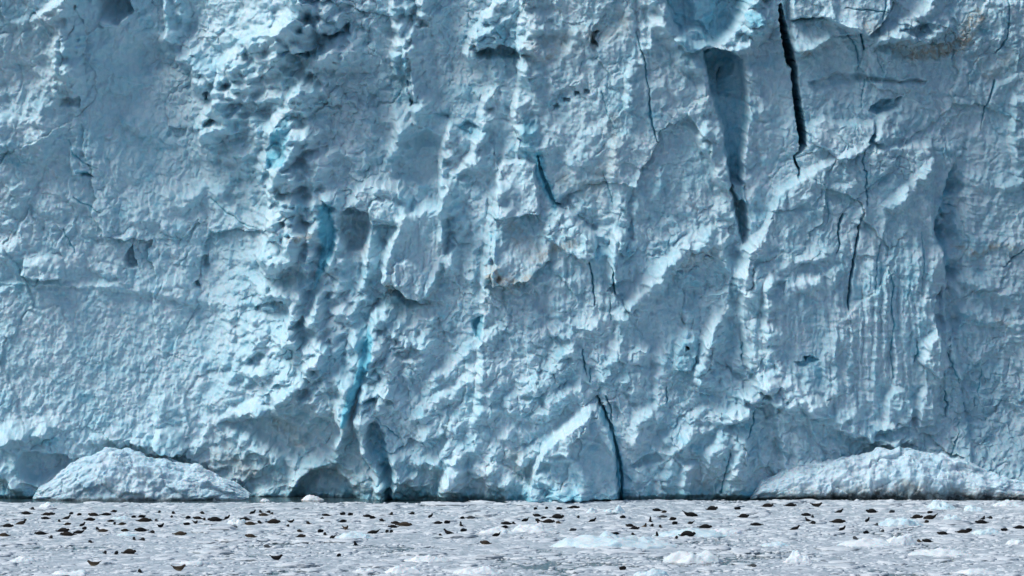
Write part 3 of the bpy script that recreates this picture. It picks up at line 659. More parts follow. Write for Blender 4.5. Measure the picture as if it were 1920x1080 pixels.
# ------------------------------------------------------------ collapsed snow piles at the foot of the front
def snow_pile(name, prof, front, back, label, cat, seed, snow, lean=0.0, under=False):
    pu = np.array([p[0] for p in prof], float); pz = np.array([p[1] for p in prof], float)
    uu = np.arange(pu[0], pu[-1] + .1, 1.4); aa = np.linspace(-0.10, 1.0, 96)
    UU, AA = np.meshgrid(uu, aa)
    Hh = np.interp(uu, pu, pz)
    k = np.exp(-np.linspace(-2, 2, 15) ** 2); k /= k.sum(); Hh = np.convolve(np.pad(Hh, 7, 'edge'), k, 'valid')
    Hh = np.maximum(Hh + 0.3 * fbm(uu / 40, uu * 0 + seed, seed, 4), 0.05)[None, :]
    env = np.clip(Hh / Hh.max(), 0, 1) ** 0.4
    ang = np.clip(AA, 0, 1) * np.pi * .62
    mid = (front + back) / 2; hw = (front - back) / 2 * env
    dd = mid + hw * np.cos(ang) ** 1 + (AA > 1) * 0
    zz = Hh * np.sin(ang) ** 1.1
    zz = np.where(AA < 0, AA * 6, zz)
    s = AA * 140                                             # distance along the section, plan units
    n = facets((UU + s * .25) / 44, s / 40, seed + 1) * .75 + soft_blocks((UU - s * .3) / 27, s / 24, seed + 12) * .22 + facets(UU / 19, s / 17, seed + 2) * .12 + fbm(UU / 26, s / 22, seed + 3, 4, .5) * .5 + billow(UU / 9, s / 8, seed + 4) * .09
    n = n * env * sstep(-.02, .12, AA)
    if under:                                                          # wave-cut hollows under the lip
        hol = sstep(.05, .5, fbm(UU / 34, s * 0 + .5, seed + 8, 2) + .25) * sstep(.36, .10, AA)
        n = n - .8 * hol - .5 * sstep(.12, .0, AA)
    dd = dd + n * np.cos(ang * .8); zz = zz + n * .55 * np.sin(ang)
    dist_ = DIST - mid
    P = np.stack([(UU - CX) / F * dist_ + .12 * perlin(UU / 7, s / 7, seed), -dd, zz], -1).reshape(-1, 3)
    Hn, Wn = UU.shape; ii = np.arange(Hn * Wn).reshape(Hn, Wn)
    fc = np.stack([ii[:-1, :-1], ii[:-1, 1:], ii[1:, 1:], ii[1:, :-1]], -1).reshape(-1, 4)
    me = mesh_from(name, P, fc, snow)
    ca = me.color_attributes.new('ice_marks', 'FLOAT_COLOR', 'POINT'); c = np.zeros((len(P), 4), np.float32); c[:, 3] = 1
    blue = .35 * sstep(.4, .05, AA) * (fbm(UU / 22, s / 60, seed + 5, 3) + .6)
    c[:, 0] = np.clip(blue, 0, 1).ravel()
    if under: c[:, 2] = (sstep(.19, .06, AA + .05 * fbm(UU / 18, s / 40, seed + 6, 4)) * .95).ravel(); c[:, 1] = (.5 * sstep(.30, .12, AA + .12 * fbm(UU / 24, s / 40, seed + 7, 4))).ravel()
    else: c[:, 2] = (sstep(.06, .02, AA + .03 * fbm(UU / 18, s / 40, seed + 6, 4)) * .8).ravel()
    ca.data.foreach_set('color', c.ravel())
    o = link(name, me); tag(o, label, cat); return o
SNOW = ice_material('packed_snow', (0.54, 0.685, 0.77), (0.22, 0.45, 0.58))
snow_pile('snow_pile', [(66, .2), (74, 1.4), (110, 3.4), (150, 5.1), (195, 6.7), (235, 6.6), (290, 5.5), (350, 4.8), (400, 3.6), (440, 2.2), (470, .3)], 1.2, -9.0,
          'white domed snow pile at the waterline under the left wall of the glacier', 'snow pile', 301, SNOW)
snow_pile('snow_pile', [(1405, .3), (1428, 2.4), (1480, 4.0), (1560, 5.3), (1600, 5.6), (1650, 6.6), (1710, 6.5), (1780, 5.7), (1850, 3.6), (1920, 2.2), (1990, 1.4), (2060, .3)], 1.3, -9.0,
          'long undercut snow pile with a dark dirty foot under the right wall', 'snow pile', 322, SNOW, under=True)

# ------------------------------------------------------------ water and brash ice
t = NT('sea_water'); v = t.coords((1, 1, 1))
t.b.inputs['Base Color'].default_value = (0.030, 0.052, 0.060, 1); t.b.inputs['Roughness'].default_value = 0.12; t.b.inputs['IOR'].default_value = 1.33
t.l.new(t.bump(t.noise(1.5, 4, .6, v), .5, .15), t.b.inputs['Normal']); WATER = t.m
me = mesh_from('water', [(-4000, -3000, 0), (4000, -3000, 0), (4000, 600, 0), (-4000, 600, 0)], [(0, 1, 2, 3)], WATER, False)
link('water', me)['kind'] = 'structure'

t = NT('brash_ice'); v = t.coords()
c0 = t.mix(t.rng(t.noise(.35, 5, .6, v), .4, .65), (0.50, 0.575, 0.64), (0.42, 0.52, 0.59))
c0 = t.mix(t.rng(t.noise(2.2, 5, .65, v), .42, .66), c0, (0.59, 0.65, 0.70))
t.l.new(c0, t.b.inputs['Base Color']); t.b.inputs['Roughness'].default_value = .5; t.b.inputs['IOR'].default_value = 1.31
t.l.new(t.bump(t.noise(5, 6, .7, v), .5, .08), t.b.inputs['Normal']); BRASH = t.m
t = NT('slush'); v = t.coords((1, .6, 1))
c0 = t.mix(t.rng(t.noise(.9, 7, .7, v, .5), .38, .62), (0.26, 0.335, 0.39), (0.50, 0.575, 0.64))
t.l.new(c0, t.b.inputs['Base Color']); t.b.inputs['Roughness'].default_value = .45
t.l.new(t.bump(t.noise(5, 6, .7, v), .6, .08), t.b.inputs['Normal']); SLUSH = t.m

t = NT('clear_floe_ice'); v = t.coords()
c0 = t.mix(t.rng(t.noise(.9, 5, .6, v, .5), .36, .62), (0.66, 0.72, 0.76), (0.56, 0.66, 0.72))
t.l.new(c0, t.b.inputs['Base Color']); t.b.inputs['Roughness'].default_value = .4; t.b.inputs['IOR'].default_value = 1.31
t.b.inputs['Subsurface Weight'].default_value = .5; t.b.inputs['Subsurface Radius'].default_value = (.2, .6, .8); t.b.inputs['Subsurface Scale'].default_value = .4
t.l.new(t.bump(t.noise(3, 6, .7, v), .6, .12), t.b.inputs['Normal']); FLOE = t.m
t = NT('blue_floe_ice'); v = t.coords()
c0 = t.mix(t.rng(t.noise(1.1, 5, .6, v, .5), .36, .62), (0.60, 0.71, 0.76), (0.44, 0.61, 0.70))
t.l.new(c0, t.b.inputs['Base Color']); t.b.inputs['Roughness'].default_value = .3; t.b.inputs['IOR'].default_value = 1.31
t.b.inputs['Subsurface Weight'].default_value = .5; t.b.inputs['Subsurface Radius'].default_value = (.2, .6, .8); t.b.inputs['Subsurface Scale'].default_value = .4
t.l.new(t.bump(t.noise(3, 6, .7, v), .6, .12), t.b.inputs['Normal']); BLUEFLOE = t.m

def ground(px, v, z=0.0):
    D_ = (CAMH - z) * F / (v - HOR)
    return (px - CX) * D_ / F, D_ - DIST and -(DIST - D_), D_            # x, y, distance   (y = D - DIST)

# ------------------------------------------------------------ seals: the table.  px, row of the belly, length in photo pixels, pose, coat, facing (1 = head right), place
SEALS = [
('the far left pair below the domed snow pile', [(61,956,14,'hump','dark',1),(50,965,21,'flat','dark',-1)]),
('the overlapping trio near the left edge', [(88,967,20,'hump','brown',1),(96,966,17,'flat','dark',1),(86,974,17,'flat','dark',-1)]),
('the staggered trio beside the overlapping left trio', [(112,979,9,'flat','dark',-1),(126,974,18,'up','dark',1),(134,965,6,'flat','dark',1)]),
('pair close to the left edge of the pack', [(15,989,23,'flat','dark',1),(41,984,24,'up','brown',1)]),
('at the very left edge of the frame', [(8,1006,22,'flat','tan',-1)]),
('the dark heap in the left pack', [(77,1003,25,'flat','dark',-1),(119,998,26,'hump','dark',1),(127,1005,30,'flat','brown',-1),(149,1001,23,'tailup','dark',-1)]),
('the small four just beyond the dark left heap', [(127,985,13,'flat','tan',1),(155,987,10,'up','dark',1),(149,967,7,'flat','brown',1),(159,993,7,'flat','brown',-1)]),
('the thin pair before the dark left heap', [(96,1010,13,'flat','dark',1),(170,1018,15,'flat','dark',-1)]),
('the far line under the snow pile\'s peak', [(169,977,20,'flat','dark',1),(176,968,23,'hump','brown',-1),(199,967,21,'flat','dark',1),(214,961,12,'flat','dark',1)]),
('the small mixed trio under the snow pile\'s peak', [(209,979,14,'flat','brown',-1),(215,984,8,'flat','dark',1),(229,985,16,'flat','tan',1)]),
('touching pair right of the dark left heap', [(183,994,14,'hump','dark',-1),(193,998,20,'flat','tan',1)]),
('thin and alone between two denser left groups', [(235,997,15,'flat','tan',-1)]),
('the five below the domed pile\'s right slope', [(251,971,7,'flat','dark',-1),(266,971,14,'hump','dark',1),(271,979,28,'flat','brown',1),(294,978,10,'hump','grey',-1),(299,962,6,'flat','dark',1)]),
('small pair right of the cluster of five', [(322,971,8,'flat','dark',1),(326,964,9,'hump','dark',-1)]),
('the eight below the domed pile\'s right end', [(351,985,12,'hump','dark',-1),(353,973,9,'flat','dark',1),(367,983,15,'banana','dark',1),(371,974,20,'hump','brown',-1),(379,964,14,'flat','dark',1),(383,976,10,'flat','brown',1),(404,978,30,'flat','dark',-1),(426,974,10,'up','dark',1)]),
('thin, alone in front of the five', [(302,990,13,'banana','dark',1)]),
('end to end pair before the cluster of five', [(265,997,25,'flat','dark',-1),(286,1000,17,'hump','dark',1)]),
('alone in front of the long group', [(338,1004,26,'flat','tan',1)]),
('small pair nearest below the end to end pair', [(252,1013,9,'flat','dark',-1),(268,1014,17,'hump','dark',1)]),
('near left trio in one level row', [(197,1039,12,'flat','dark',1),(218,1040,10,'hump','dark',1),(243,1039,28,'hump','brown',1)]),
('alone at near left, belly towards the camera', [(176,1062,27,'banana','tan',-1)]),
('alone at the bottom left, rounded like a hump', [(263,1074,15,'hump','dark',-1)]),
('alone at the bottom, left of centre', [(336,1071,28,'banana','tan',1)]),
('row of four left of the sea cave', [(436,991,20,'flat','dark',1),(460,976,21,'flat','dark',-1),(470,985,22,'flat','tan',-1),(487,982,15,'hump','dark',-1)]),
('low, alone between the long group and cave', [(470,1008,24,'hump','tan',-1)]),
('small far group left of the sea cave', [(474,964,12,'up','dark',1),(489,962,11,'flat','dark',-1),(495,968,20,'flat','tan',-1),(504,962,14,'hump','dark',1),(510,965,10,'flat','brown',1)]),
('trio below the left end of the sea cave', [(513,982,27,'flat','brown',1),(540,988,9,'flat','dark',1),(546,981,14,'banana','brown',1)]),
('alone below the middle of the sea cave', [(578,983,14,'hump','brown',-1)]),
('stacked pair in front of the sea cave', [(562,998,15,'flat','brown',-1),(565,1008,19,'hump','brown',1)]),
('trio right of the stacked pair', [(601,999,9,'hump','dark',1),(610,1004,10,'hump','dark',-1),(624,1010,16,'tailup','dark',-1)]),
('far uneven pair under the sea cave', [(604,975,8,'flat','dark',1),(612,968,18,'flat','dark',-1)]),
('round far pair under the cave\'s right end', [(643,966,9,'hump','brown',-1),(657,967,8,'hump','dark',1)]),
('pair right of the sea cave, staggered', [(643,980,15,'flat','dark',1),(648,994,16,'banana','tan',1)]),
('overlapping far pair below the blue cleft', [(690,970,19,'flat','dark',-1),(699,973,12,'flat','dark',-1)]),
('alone on far ice right of the blue cleft', [(734,966,11,'hump','brown',1)]),
('arched, alone on far ice left of centre', [(773,965,15,'hump','dark',1)]),
('thin and alone below the blue cleft', [(716,978,14,'flat','dark',-1)]),
('long mixed trio left of centre', [(737,990,20,'flat','dark',-1),(742,983,18,'flat','brown',-1),(758,987,30,'flat','tan',1)]),
('alone in front of the blue cleft', [(701,1001,24,'tailup','dark',-1)]),
('tiny pair left of centre, only backs showing', [(726,999,5,'flat','dark',1),(734,999,5,'flat','dark',1)]),
('sitting upright and alone left of centre', [(807,971,7,'up','dark',1)]),
('level pair left of centre', [(821,983,18,'flat','dark',1),(838,982,11,'hump','dark',1)]),
('loose four just left of centre', [(865,987,12,'up','dark',-1),(867,973,8,'flat','dark',-1),(869,997,12,'hump','dark',1),(882,973,18,'flat','grey',1)]),
('slanting pair left of centre', [(826,1007,13,'hump','dark',-1),(841,1002,24,'up','dark',-1)]),
('pair left of the crowded central group', [(947,991,15,'flat','dark',-1),(950,984,22,'flat','dark',-1)]),
('tail raised, alone below the pair left of centre', [(931,1006,17,'tailup','dark',-1)]),
('alone on near ice just left of centre', [(910,1021,22,'hump','tan',-1)]),
('slim and alone at near centre left', [(501,1027,18,'flat','grey',-1)]),
('curved, alone on near ice left of centre', [(519,1051,25,'banana','dark',1)]),
('small and alone in the near brash', [(666,1024,9,'up','dark',1)]),
('single tiny one nearest the centre bottom', [(635,1044,7,'hump','dark',1)]),
('curled pair left of the central group', [(963,983,9,'flat','dark',-1),(985,978,15,'tailup','dark',-1)]),
('the four strung along the farthest central ice', [(1004,956,7,'flat','dark',1),(1025,955,5,'flat','dark',1),(1048,956,12,'hump','dark',1),(1076,954,22,'flat','dark',1)]),
('crowded central group', [(1007,969,18,'hump','dark',-1),(1008,978,15,'hump','dark',-1),(1011,986,17,'up','dark',-1),(1019,973,12,'flat','brown',1),(1028,981,25,'flat','brown',1),(1045,973,27,'hump','dark',1),(1047,982,14,'flat','tan',-1)]),
('tiny and alone right of the central group', [(1084,972,7,'flat','dark',1)]),
('alone right of the central group', [(1111,979,17,'up','dark',1)]),
('curled on pale ice behind the long blue floe', [(1074,996,14,'hump','grey',1)]),
('alone on far ice above the paired groups right of centre', [(1168,972,13,'flat','dark',-1)]),
('tight row behind the long blue floe', [(1181,988,18,'hump','dark',-1),(1190,993,20,'hump','dark',1),(1209,989,13,'up','tan',1),(1222,988,10,'hump','dark',1),(1238,990,8,'flat','brown',-1)]),
('curled above the tight row', [(1220,979,8,'up','dark',-1)]),
('five along the back of the long blue floe', [(1155,1003,15,'flat','dark',-1),(1187,1004,11,'hump','brown',-1),(1231,1006,8,'up','dark',1),(1268,1011,5,'flat','dark',1),(1289,1006,32,'hump','dark',1)]),
('overlapping far pair right of centre', [(1232,959,18,'flat','dark',-1),(1245,962,11,'flat','tan',1)]),
('staggered trio right of centre', [(1242,971,17,'flat','grey',1),(1261,976,15,'hump','brown',1),(1265,984,10,'hump','dark',1)]),
('pair right of the staggered trio', [(1294,969,28,'tailup','dark',1),(1295,983,15,'tailup','dark',-1)]),
('alone behind the right end of the long blue floe', [(1322,991,26,'flat','dark',1)]),
('far pair below the undercut pile\'s left end', [(1335,957,23,'hump','dark',1),(1383,956,14,'hump','dark',-1)]),
('nearer pair below the undercut pile\'s left end', [(1394,971,22,'hump','dark',1),(1418,986,23,'flat','dark',-1)]),
('farthest trio under the undercut snow pile', [(1439,951,24,'hump','brown',1),(1482,950,23,'flat','dark',1),(1531,951,24,'banana','brown',1)]),
('low against slushy ice on the near right', [(1168,1069,13,'hump','brown',-1)]),
('greyish pink and alone at the lower right', [(1411,1063,18,'flat','grey',1)]),
('clump of four below the undercut snow pile', [(1512,968,20,'flat','dark',-1),(1514,978,17,'up','dark',-1),(1523,971,6,'flat','dark',1),(1524,983,15,'hump','dark',1)]),
('far pair under the undercut pile\'s middle', [(1574,962,17,'up','dark',1),(1634,962,23,'hump','dark',-1)]),
('alone below the pile\'s right half on far ice', [(1672,962,12,'hump','grey',1)]),
('long and alone right of the clump of four', [(1571,981,28,'flat','brown',1)]),
('raised pair below the undercut pile', [(1491,994,21,'up','dark',1),(1579,995,16,'up','dark',1)]),
('four scattered about the middle right pack', [(1624,1001,14,'flat','dark',-1),(1626,979,9,'up','dark',1),(1643,986,9,'hump','grey',1),(1654,998,9,'hump','grey',1)]),
('alone above the right hand white floe', [(1603,1012,14,'hump','grey',-1)]),
('heap of four on the right', [(1719,973,23,'hump','brown',1),(1737,981,11,'flat','tan',1),(1743,963,11,'hump','dark',1),(1744,974,26,'tailup','brown',-1)]),
('tangle of three on the far right', [(1840,982,25,'flat','dark',-1),(1843,975,12,'up','dark',1),(1856,973,10,'flat','dark',1)]),
('trio slanting across the right pack', [(1767,1003,23,'hump','dark',-1),(1805,1000,26,'flat','brown',1),(1816,997,14,'hump','dark',1)]),
('pair beside the bright domed floe at right', [(1723,1017,10,'flat','tan',-1),(1738,1017,21,'hump','dark',-1)]),
('pair at the right edge of the frame', [(1883,996,16,'hump','dark',-1),(1911,992,22,'flat','dark',1)]),
]
# a firm pad of brash under every seal
pads = []
for phr, rows in SEALS:
    for (px, vb, ln, pose, coat, hd) in rows:
        x, y, D_ = ground(px, vb, .16); pads.append((x, y, max(ln * D_ / F, 1.0)))
PA = np.array(pads)
def clear(x, y, kx, ky):
    q = np.full(x.shape, 9.0)
    for px_, py_, L in PA: q = np.minimum(q, ((x - px_) / (L * kx)) ** 2 + ((y - py_) / ky) ** 2)
    return q
rs = np.random.RandomState(5)
def ico(sub):
    bm = bmesh.new(); bmesh.ops.create_icosphere(bm, subdivisions=sub, radius=1.0); bm.verts.ensure_lookup_table()
    vv = np.array([w.co[:] for w in bm.verts]); ff = np.array([[w.index for w in f.verts] for f in bm.faces]); bm.free(); return vv, ff
def cover(x, y):
    """how closely the brash is packed at a place"""
    D_ = y + DIST; vv = HOR + CAMH * F / D_
    k = .68 + .30 * fbm(x / 16, y / 22, 71, 3) + .22 * fbm(x / 5, y / 7, 72, 3)
    k = k + .16 * sstep(1015, 985, vv) * sstep(940, 955, vv) - .05 * sstep(1015, 1045, vv)
    px = CX + x * F / D_
    edge = np.where(px < 950, 943.0, 938.5) + 1.2 * fbm(x / 6, y * 0 + 2.2, 73, 3)
    return k * sstep(edge - .6, edge + .9, vv)
gx = np.arange(-92, 92, .17); gy = np.arange(-134, 3, .26)
GX, GY = np.meshgrid(gx, gy)
cv = cover(GX, GY)
sl = fbm(GX / 1.1, GY / 1.2, 81, 4, .6) * .65 + .3 * fbm(GX / 3.5, GY / 4, 82, 3)
gz = (cv - .50 + sl * .55) * .26
gz = np.minimum(gz, .10 + .03 * fbm(GX / .8, GY / .8, 83, 2)) + .05 * billow(GX / .7, GY / .7, 84) * (gz > 0)
gz = gz + .10 * np.clip(facets(GX / 2.2, GY / 2.6, 85), 0, 1) * sstep(.3, .8, cv)
q_ = clear(GX, GY, .8, 1.2); gz = np.where(q_ < 1, np.minimum(gz, .09), gz)
gz = np.maximum(gz, -.12)
Hn, Wn = GX.shape; ii = np.arange(Hn * Wn).reshape(Hn, Wn)
sf = np.stack([ii[:-1, :-1], ii[:-1, 1:], ii[1:, 1:], ii[1:, :-1]], -1).reshape(-1, 4)
sv_ = np.stack([GX, GY, gz], -1).reshape(-1, 3)
keep = (gz.ravel()[sf] > -.05).any(1); sf = sf[keep]
tri = np.concatenate([sf[:, [0, 1, 2]], sf[:, [0, 2, 3]]])
VV = [sv_]; FF = [tri]; off = len(sv_)
def scatter(n, sub, smin, smax, flat, thr, power=2.2):
    global off
    b, f = ico(sub)
    x = rs.uniform(-90, 90, n); y = rs.uniform(-132, 1, n)
    m = cover(x, y) + rs.uniform(-.3, .3, n) > thr; m &= clear(x, y + .6, .62, 1.3) > 1; x = x[m]; y = y[m]; n = len(x)
    s = smin + (smax - smin) * rs.rand(n) ** power
    sx = s * rs.uniform(.7, 1.5, n); sy = s * rs.uniform(.7, 1.3, n); sz = s * rs.uniform(flat * .5, flat * 1.3, n); a = rs.uniform(0, 6.28, n)
    j = 1 + rs.uniform(-.32, .32, (n, len(b)))
    P = b[None] * j[..., None]; X_ = P[..., 0] * sx[:, None]; Y_ = P[..., 1] * sy[:, None]; Z_ = P[..., 2] * sz[:, None] + (sz * .15)[:, None]
    ca_, sa = np.cos(a)[:, None], np.sin(a)[:, None]
    Q = np.stack([x[:, None] + X_ * ca_ - Y_ * sa, y[:, None] + X_ * sa + Y_ * ca_, Z_], -1).reshape(-1, 3)
    FF.append((f[None] + (np.arange(n) * len(b))[:, None, None] + off).reshape(-1, 3)); VV.append(Q); off += len(Q)
scatter(56000, 1, .07, .42, .42, .46)
scatter(7000, 2, .30, 1.15, .22, .54)
scatter(700, 3, .8, 2.2, .16, .55)

b, f = ico(3)
for (x, y, L) in pads:
    n = len(b); j = 1 + .18 * np.sin(b[:, 0] * 5 + x) * np.cos(b[:, 1] * 4 + y) + rs.uniform(-.06, .06, n)
    P = b * j[:, None]; P = P * [L * .85, L * .55, .19]; P[:, 2] = np.minimum(P[:, 2], .155 + .02 * rs.rand(n))
    VV.append(P + [x, y + .05, 0]); FF.append(f + off); off += n
me = mesh_from('brash_ice', np.concatenate(VV), np.concatenate(FF), BRASH, True)
me.materials.append(SLUSH); mi = np.zeros(len(me.polygons), np.int32); mi[:len(tri)] = 1; me.polygons.foreach_set('material_index', mi)
o = link('brash_ice', me); tag(o, 'white and grey slush of broken ice covering the sea below the glacier', 'brash ice', kind='stuff')

# ------------------------------------------------------------ larger floating pieces
FLOES = [  # px centre, base row, width px, height px, blue, peakiness, label
(1150,1030,235,26,1,.3,'longest pale blue floe lying low in front of the central seals'),
(1300,1008,150,15,1,.3,'flat pale blue floe end just right of the longest blue floe'),
(1300,1056,115,22,0,.5,'lumpy white floe with several humps below the longest blue floe'),
(1110,965,26,12,1,.5,'small rounded blue block on far ice right of the central seals'),
(1150,964,44,14,1,.8,'knobbly pale blue piece just right of the small rounded blue block'),
(1074,940,27,9,0,.4,'white rounded lump at the foot of the glacier near the centre'),
(1498,1057,60,20,0,.8,'pointed white floe shaped like a tent in the near right brash'),
(1690,1024,60,20,0,.3,'bright domed white floe beside two seals on the right'),
(1632,1026,130,15,0,.3,'low white floe reaching left from the bright domed floe'),
(1770,1044,128,15,0,.3,'long thin white floe in front of the bright domed floe'),
(1690,988,90,16,1,.4,'wide pale blue floe among the scattered seals on the right'),
(1787,976,34,12,1,.5,'small blue block between the two right hand seal heaps'),
(1765,957,62,16,1,.7,'jagged pale blue ridge of ice on the far right'),
(1828,960,40,13,1,.5,'smooth grey blue boulder of ice right of the jagged ridge'),
(1850,1003,60,12,1,.4,'flat blue floe left of the seals at the right edge'),
(1890,951,60,12,0,.4,'pale heap of ice at the glacier foot by the right edge'),
(932,1003,70,14,0,.3,'smooth white floe left of the crowded central seals'),
(665,1012,80,14,1,.3,'flat bluish floe in front of the pair right of the cave'),
(585,938,42,8,0,.5,'low white floe on open water in front of the sea cave'),
(497,940,18,5,0,.5,'tiny white piece on open water left of the sea cave'),
(400,938,14,6,0,1.0,'tiny pointed piece on open water right of the domed snow pile'),
(683,1075,44,14,0,.9,'sharp white piece at the bottom left of centre'),
(755,1076,80,15,0,.8,'ragged white floe at the bottom left of centre'),
(800,1055,90,14,0,.3,'smooth low white floe above the ragged bottom one'),
(895,1078,90,16,0,.5,'wide white floe at the bottom centre'),
(1222,1082,70,16,1,.4,'pale blue floe cut by the bottom edge'),
(90,955,38,14,0,.5,'white hummock behind the overlapping trio of seals at left'),
(225,975,36,8,1,.4,'small blue tinted floe behind the mixed trio of seals'),
(238,1006,42,8,1,.3,'flat blue patch of ice left of the end to end seals'),
(445,984,40,14,0,.5,'white hummock under the row of four seals'),
(40,1056,56,12,0,.5,'white hummock in the near brash at the left edge'),
(130,1080,80,12,0,.5,'white floe at the bottom left corner'),
(1358,1003,80,12,0,.3,'pale flat floe right of the longest blue floe'),
(1455,1025,60,9,1,.4,'small blue tinted floe above the tent shaped floe'),
(1835,1078,90,12,0,.4,'white floe at the bottom right corner'),
(1000,1000,90,16,0,.3,'gently sloping white floe below the crowded central seals'),
(1905,1022,40,10,0,.4,'white floe at the right edge of the frame'),
(360,1060,70,9,0,.3,'low white floe behind the bottom seal left of centre'),
]
fb, ff = ico(5)
for k, (px, vb, w, h, blue, peak, lab) in enumerate(FLOES):
    x, y, D_ = ground(px, vb); W_m = w * D_ / F / 2; dep = min(max(W_m * .55, .6), 3.2)
    Hm = max(h * D_ / F - dep * 1.1 * CAMH / D_ * 1.0, .25)
    n1 = fbm(fb[:, 0] * W_m / 2.2 + k * 7.7, fb[:, 1] * dep / 1.6 + k, 400 + k, 4, .6); n2 = facets(fb[:, 0] * W_m / 1.1 + k, fb[:, 1] * dep / 1.0 + 3 * k, 440 + k)
    rad = 1 + .16 * fbm(fb[:, 0] * 2 + k, fb[:, 1] * 2, 480 + k, 3)
    X_ = fb[:, 0] * W_m * rad; Y_ = fb[:, 1] * dep * rad; zc = np.clip(fb[:, 2], -1, 1)
    prof = np.where(zc > 0, zc ** (1.0 + peak * .8), zc * .8)
    Z_ = prof * Hm * (1 + (.35 + .5 * peak) * n1 * (zc > 0)) + np.where(zc > .02, .10 * Hm * 2 * n2, 0) * zc - .03
    P = np.stack([X_, Y_, Z_], -1)
    me = mesh_from('ice_floe', P, ff, BLUEFLOE if blue else FLOE)
    o = link('ice_floe', me); o.location = (x, y + dep * .9, 0); o.rotation_euler.z = rs.uniform(-.12, .12)
    tag(o, lab, 'ice floe', 'larger pieces floating among the brash ice')

# ------------------------------------------------------------ seals
def coat_material(name, back, belly, spot):
    t = NT(name); g = t.new('ShaderNodeTexCoord'); s = t.new('ShaderNodeSeparateXYZ'); t.l.new(g.outputs['Generated'], s.inputs[0])
    z = t.math('ADD', s.outputs[2], t.math('MULTIPLY', t.math('SUBTRACT', t.noise(4, 4, .6, g.outputs['Object']), .5), .5))
    c = t.mix(t.rng(z, .12, .38), belly, back)
    c = t.mix(t.rng(t.noise(16, 3, .6, g.outputs['Object']), .55, .62, 0, .6), c, spot)
    t.l.new(c, t.b.inputs['Base Color']); t.b.inputs['Roughness'].default_value = .75; t.b.inputs['Specular IOR Level'].default_value = .2; return t.m
COATS = {'dark': coat_material('dark_coat', (.002, .003, .004), (.005, .0055, .006), (.010, .010, .010)),
         'brown': coat_material('brown_coat', (.008, .0068, .006), (.04, .034, .026), (.022, .018, .014)),
         'tan': coat_material('tan_coat', (.03, .024, .017), (.24, .19, .13), (.04, .03, .022)),
         'grey': coat_material('grey_coat', (.04, .048, .055), (.10, .11, .115), (.028, .032, .036))}
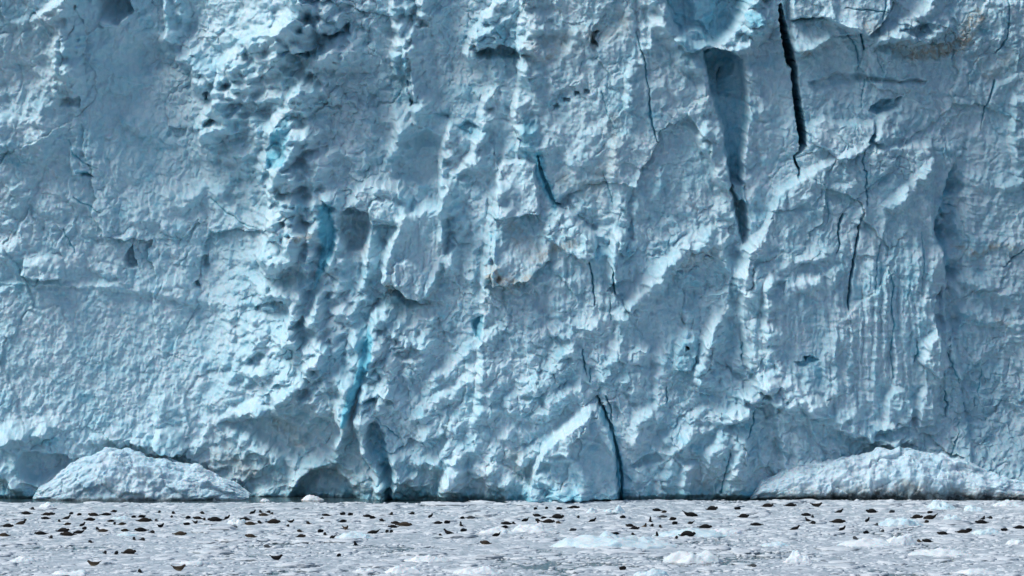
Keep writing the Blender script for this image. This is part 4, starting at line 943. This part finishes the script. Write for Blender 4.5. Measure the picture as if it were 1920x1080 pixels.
def seal_mesh(pose):
    """nose at +x; unit length about 1.0"""
    T = np.linspace(0, 1, 21)                                           # 0 tail, 1 nose
    R = np.interp(T, [0, .06, .14, .28, .42, .58, .70, .78, .84, .90, .95, 1.0], [.018, .036, .062, .098, .122, .126, .114, .094, .080, .076, .056, .024])
    Xs = (T - .5) * 1.0; lift = np.zeros(21)
    if pose == 'up': lift = np.interp(T, [0, .55, .68, .80, .90, 1], [0, 0, .04, .17, .25, .27]); Xs = np.interp(T, [0, .7, .82, .9, 1], [-.5, .2, .27, .32, .40])
    if pose == 'banana': lift = np.interp(T, [0, .12, .28, .5, .68, .80, .90, 1], [.24, .15, .04, 0, .03, .13, .21, .23]); Xs = np.interp(T, [0, .15, .3, .7, .85, 1], [-.44, -.36, -.2, .2, .33, .44])
    if pose == 'tailup': lift = np.interp(T, [0, .1, .22, .35, 1], [.26, .18, .07, 0, 0]); Xs = np.interp(T, [0, .15, .3, 1], [-.44, -.35, -.2, .5])
    if pose == 'hump': R = R * np.interp(T, [0, .3, .55, .8, 1], [1.2, 1.15, 1.06, 1.1, 1.15]); Xs = Xs * .92
    k = np.exp(-np.linspace(-1.5, 1.5, 5) ** 2); k /= k.sum(); lift = np.convolve(np.pad(lift, 2, 'edge'), k, 'valid')
    if pose == 'flat': lift = np.interp(T, [0, .1, .2, .8, .88, 1], [.05, .03, 0, 0, .035, .05])
    if pose == 'hump': lift = np.interp(T, [0, .06, .14, .8, .9, 1], [.03, .01, 0, 0, .06, .09])
    yaw = (.10 if pose in ('hump', 'up') else .05) * np.sin(T * 5)
    vs_, fs = [], []; N = 12
    Zc = lift + R * .82
    dx = np.gradient(Xs); dz = np.gradient(Zc); L = np.hypot(dx, dz); nx, nz = -dz / L, dx / L
    for i in range(21):
        for q in range(N):
            a = 2 * math.pi * q / N; up_ = math.sin(a) * R[i]; si = math.cos(a) * R[i] * 1.12
            up_ = up_ if up_ > 0 else up_ * .84
            vs_.append((Xs[i] + nx[i] * up_, yaw[i] + si, Zc[i] + nz[i] * up_))
    for i in range(20):
        for q in range(N):
            a0, a1 = i * N + q, i * N + (q + 1) % N; fs.append((a0, a1, a1 + N, a0 + N))
    def cap(i, x, z):
        c_ = len(vs_); vs_.append((x, yaw[i], z))
        for q in range(N):
            a0, a1 = i * N + q, i * N + (q + 1) % N
            fs.append((a1, a0, c_, c_) if i == 0 else (a0, a1, c_, c_))
    cap(20, Xs[20] + .018, Zc[20]); cap(0, Xs[0] - .01, Zc[0])
    def flipper(ax, az, root, d, side, w):                              # a flat tapering paddle
        c_ = len(vs_); x0, y0, z0 = root
        for (u_, v_) in ((0, .5), (.35, .9), (.75, 1.0), (1, .55), (1.02, 0), (.92, -.5), (.6, -.85), (.2, -.7)):
            for th in (.012, -.012):
                vs_.append((x0 + d[0] * u_ - d[2] * 0 + v_ * w * ax, y0 + d[1] * u_ + v_ * w * side, z0 + d[2] * u_ + th + v_ * w * az))
        for q in range(8):
            a0, a1 = c_ + 2 * q, c_ + 2 * ((q + 1) % 8); fs.append((a0, a0 + 1, a1 + 1, a1))
        for q in range(1, 7, 2):
            n2_ = (q + 2) % 8
            fs.append((c_, c_ + 2 * q, c_ + 2 * (q + 1), c_ + 2 * n2_) if q < 6 else (c_, c_ + 2 * q, c_ + 2 * (q + 1), c_ + 2 * (q + 1)))
            fs.append((c_ + 1, c_ + 2 * n2_ + 1, c_ + 2 * (q + 1) + 1, c_ + 2 * q + 1) if q < 6 else (c_ + 1, c_ + 2 * (q + 1) + 1, c_ + 2 * q + 1, c_ + 2 * q + 1))
    tz = Zc[1]; tdz = (lift[0] - lift[2]) * .8
    for sd in (-1, 1):
        flipper(0, .5 * (tdz > .01), (Xs[1], sd * .012, tz), (-.13, sd * .055, tdz), .8, .032)
        flipper(.8, 0, (Xs[13], sd * .135, Zc[13] - .07), (-.05, sd * .075, -.05), .2, .03)
    F3 = []
    for q in fs:
        if len(set(q)) == 3: q = [x for i, x in enumerate(q) if x not in q[:i]]; F3.append(tuple(q))
        else: F3 += [(q[0], q[1], q[2]), (q[0], q[2], q[3])]
    return mesh_from('seal', vs_, F3, COATS['dark'])
POSES = {p: seal_mesh(p) for p in ('flat', 'up', 'banana', 'tailup', 'hump')}
PHR = {'flat': 'lying flat', 'up': 'with raised head', 'banana': 'with both ends raised', 'tailup': 'with raised tail', 'hump': 'with rounded back'}
COATW = {'dark': 'dark', 'brown': 'brown', 'tan': 'pale tan', 'grey': 'grey'}
ORD = ['leftmost', 'second from left', 'third from left', 'fourth from left', 'fifth from left', 'sixth from left', 'seventh from left', 'rightmost']
protos = {}
rr = random.Random(4)
for phr, rows in SEALS:
    rows = sorted(rows, key=lambda r: r[0])
    for k, (px, vb, ln, pose, coat, hd) in enumerate(rows):
        if pose not in protos:
            o = bpy.data.objects.new('seal', POSES[pose]); protos[pose] = o
        else:
            o = protos[pose].copy()
        COL.objects.link(o)
        o.material_slots[0].link = 'OBJECT'; o.material_slots[0].material = COATS[coat]
        x, y, D_ = ground(px, vb, .13)
        app = ln * D_ / F; real = min(max(app, 1.15), 2.1)
        sw = .30 * real
        yaw = math.acos(min(1, max(.0, (app - sw * .6) / (real * .95)))) if app < real * .95 else rr.uniform(-.12, .12)
        yaw = yaw * rr.choice((-1, 1)); yaw = yaw if hd > 0 else math.pi - yaw
        o.location = (x, y, .18); o.rotation_euler = (rr.uniform(-.08, .08), 0, yaw); o.scale = (real, real * 1.02, real * rr.uniform(1.12, 1.42))
        if len(rows) == 1: lab = f"{COATW[coat]} seal {PHR[pose]}, {phr}"
        else:
            od = 'rightmost' if k == len(rows) - 1 else ORD[k]
            lab = f"{COATW[coat]} seal, {od} of {phr}"
            if phr.startswith(('resting', 'beside', 'near the')): lab = f"{COATW[coat]} seal, {od} of those {phr}"
        tag(o, lab, 'seal', 'seals hauled out on the pack ice')
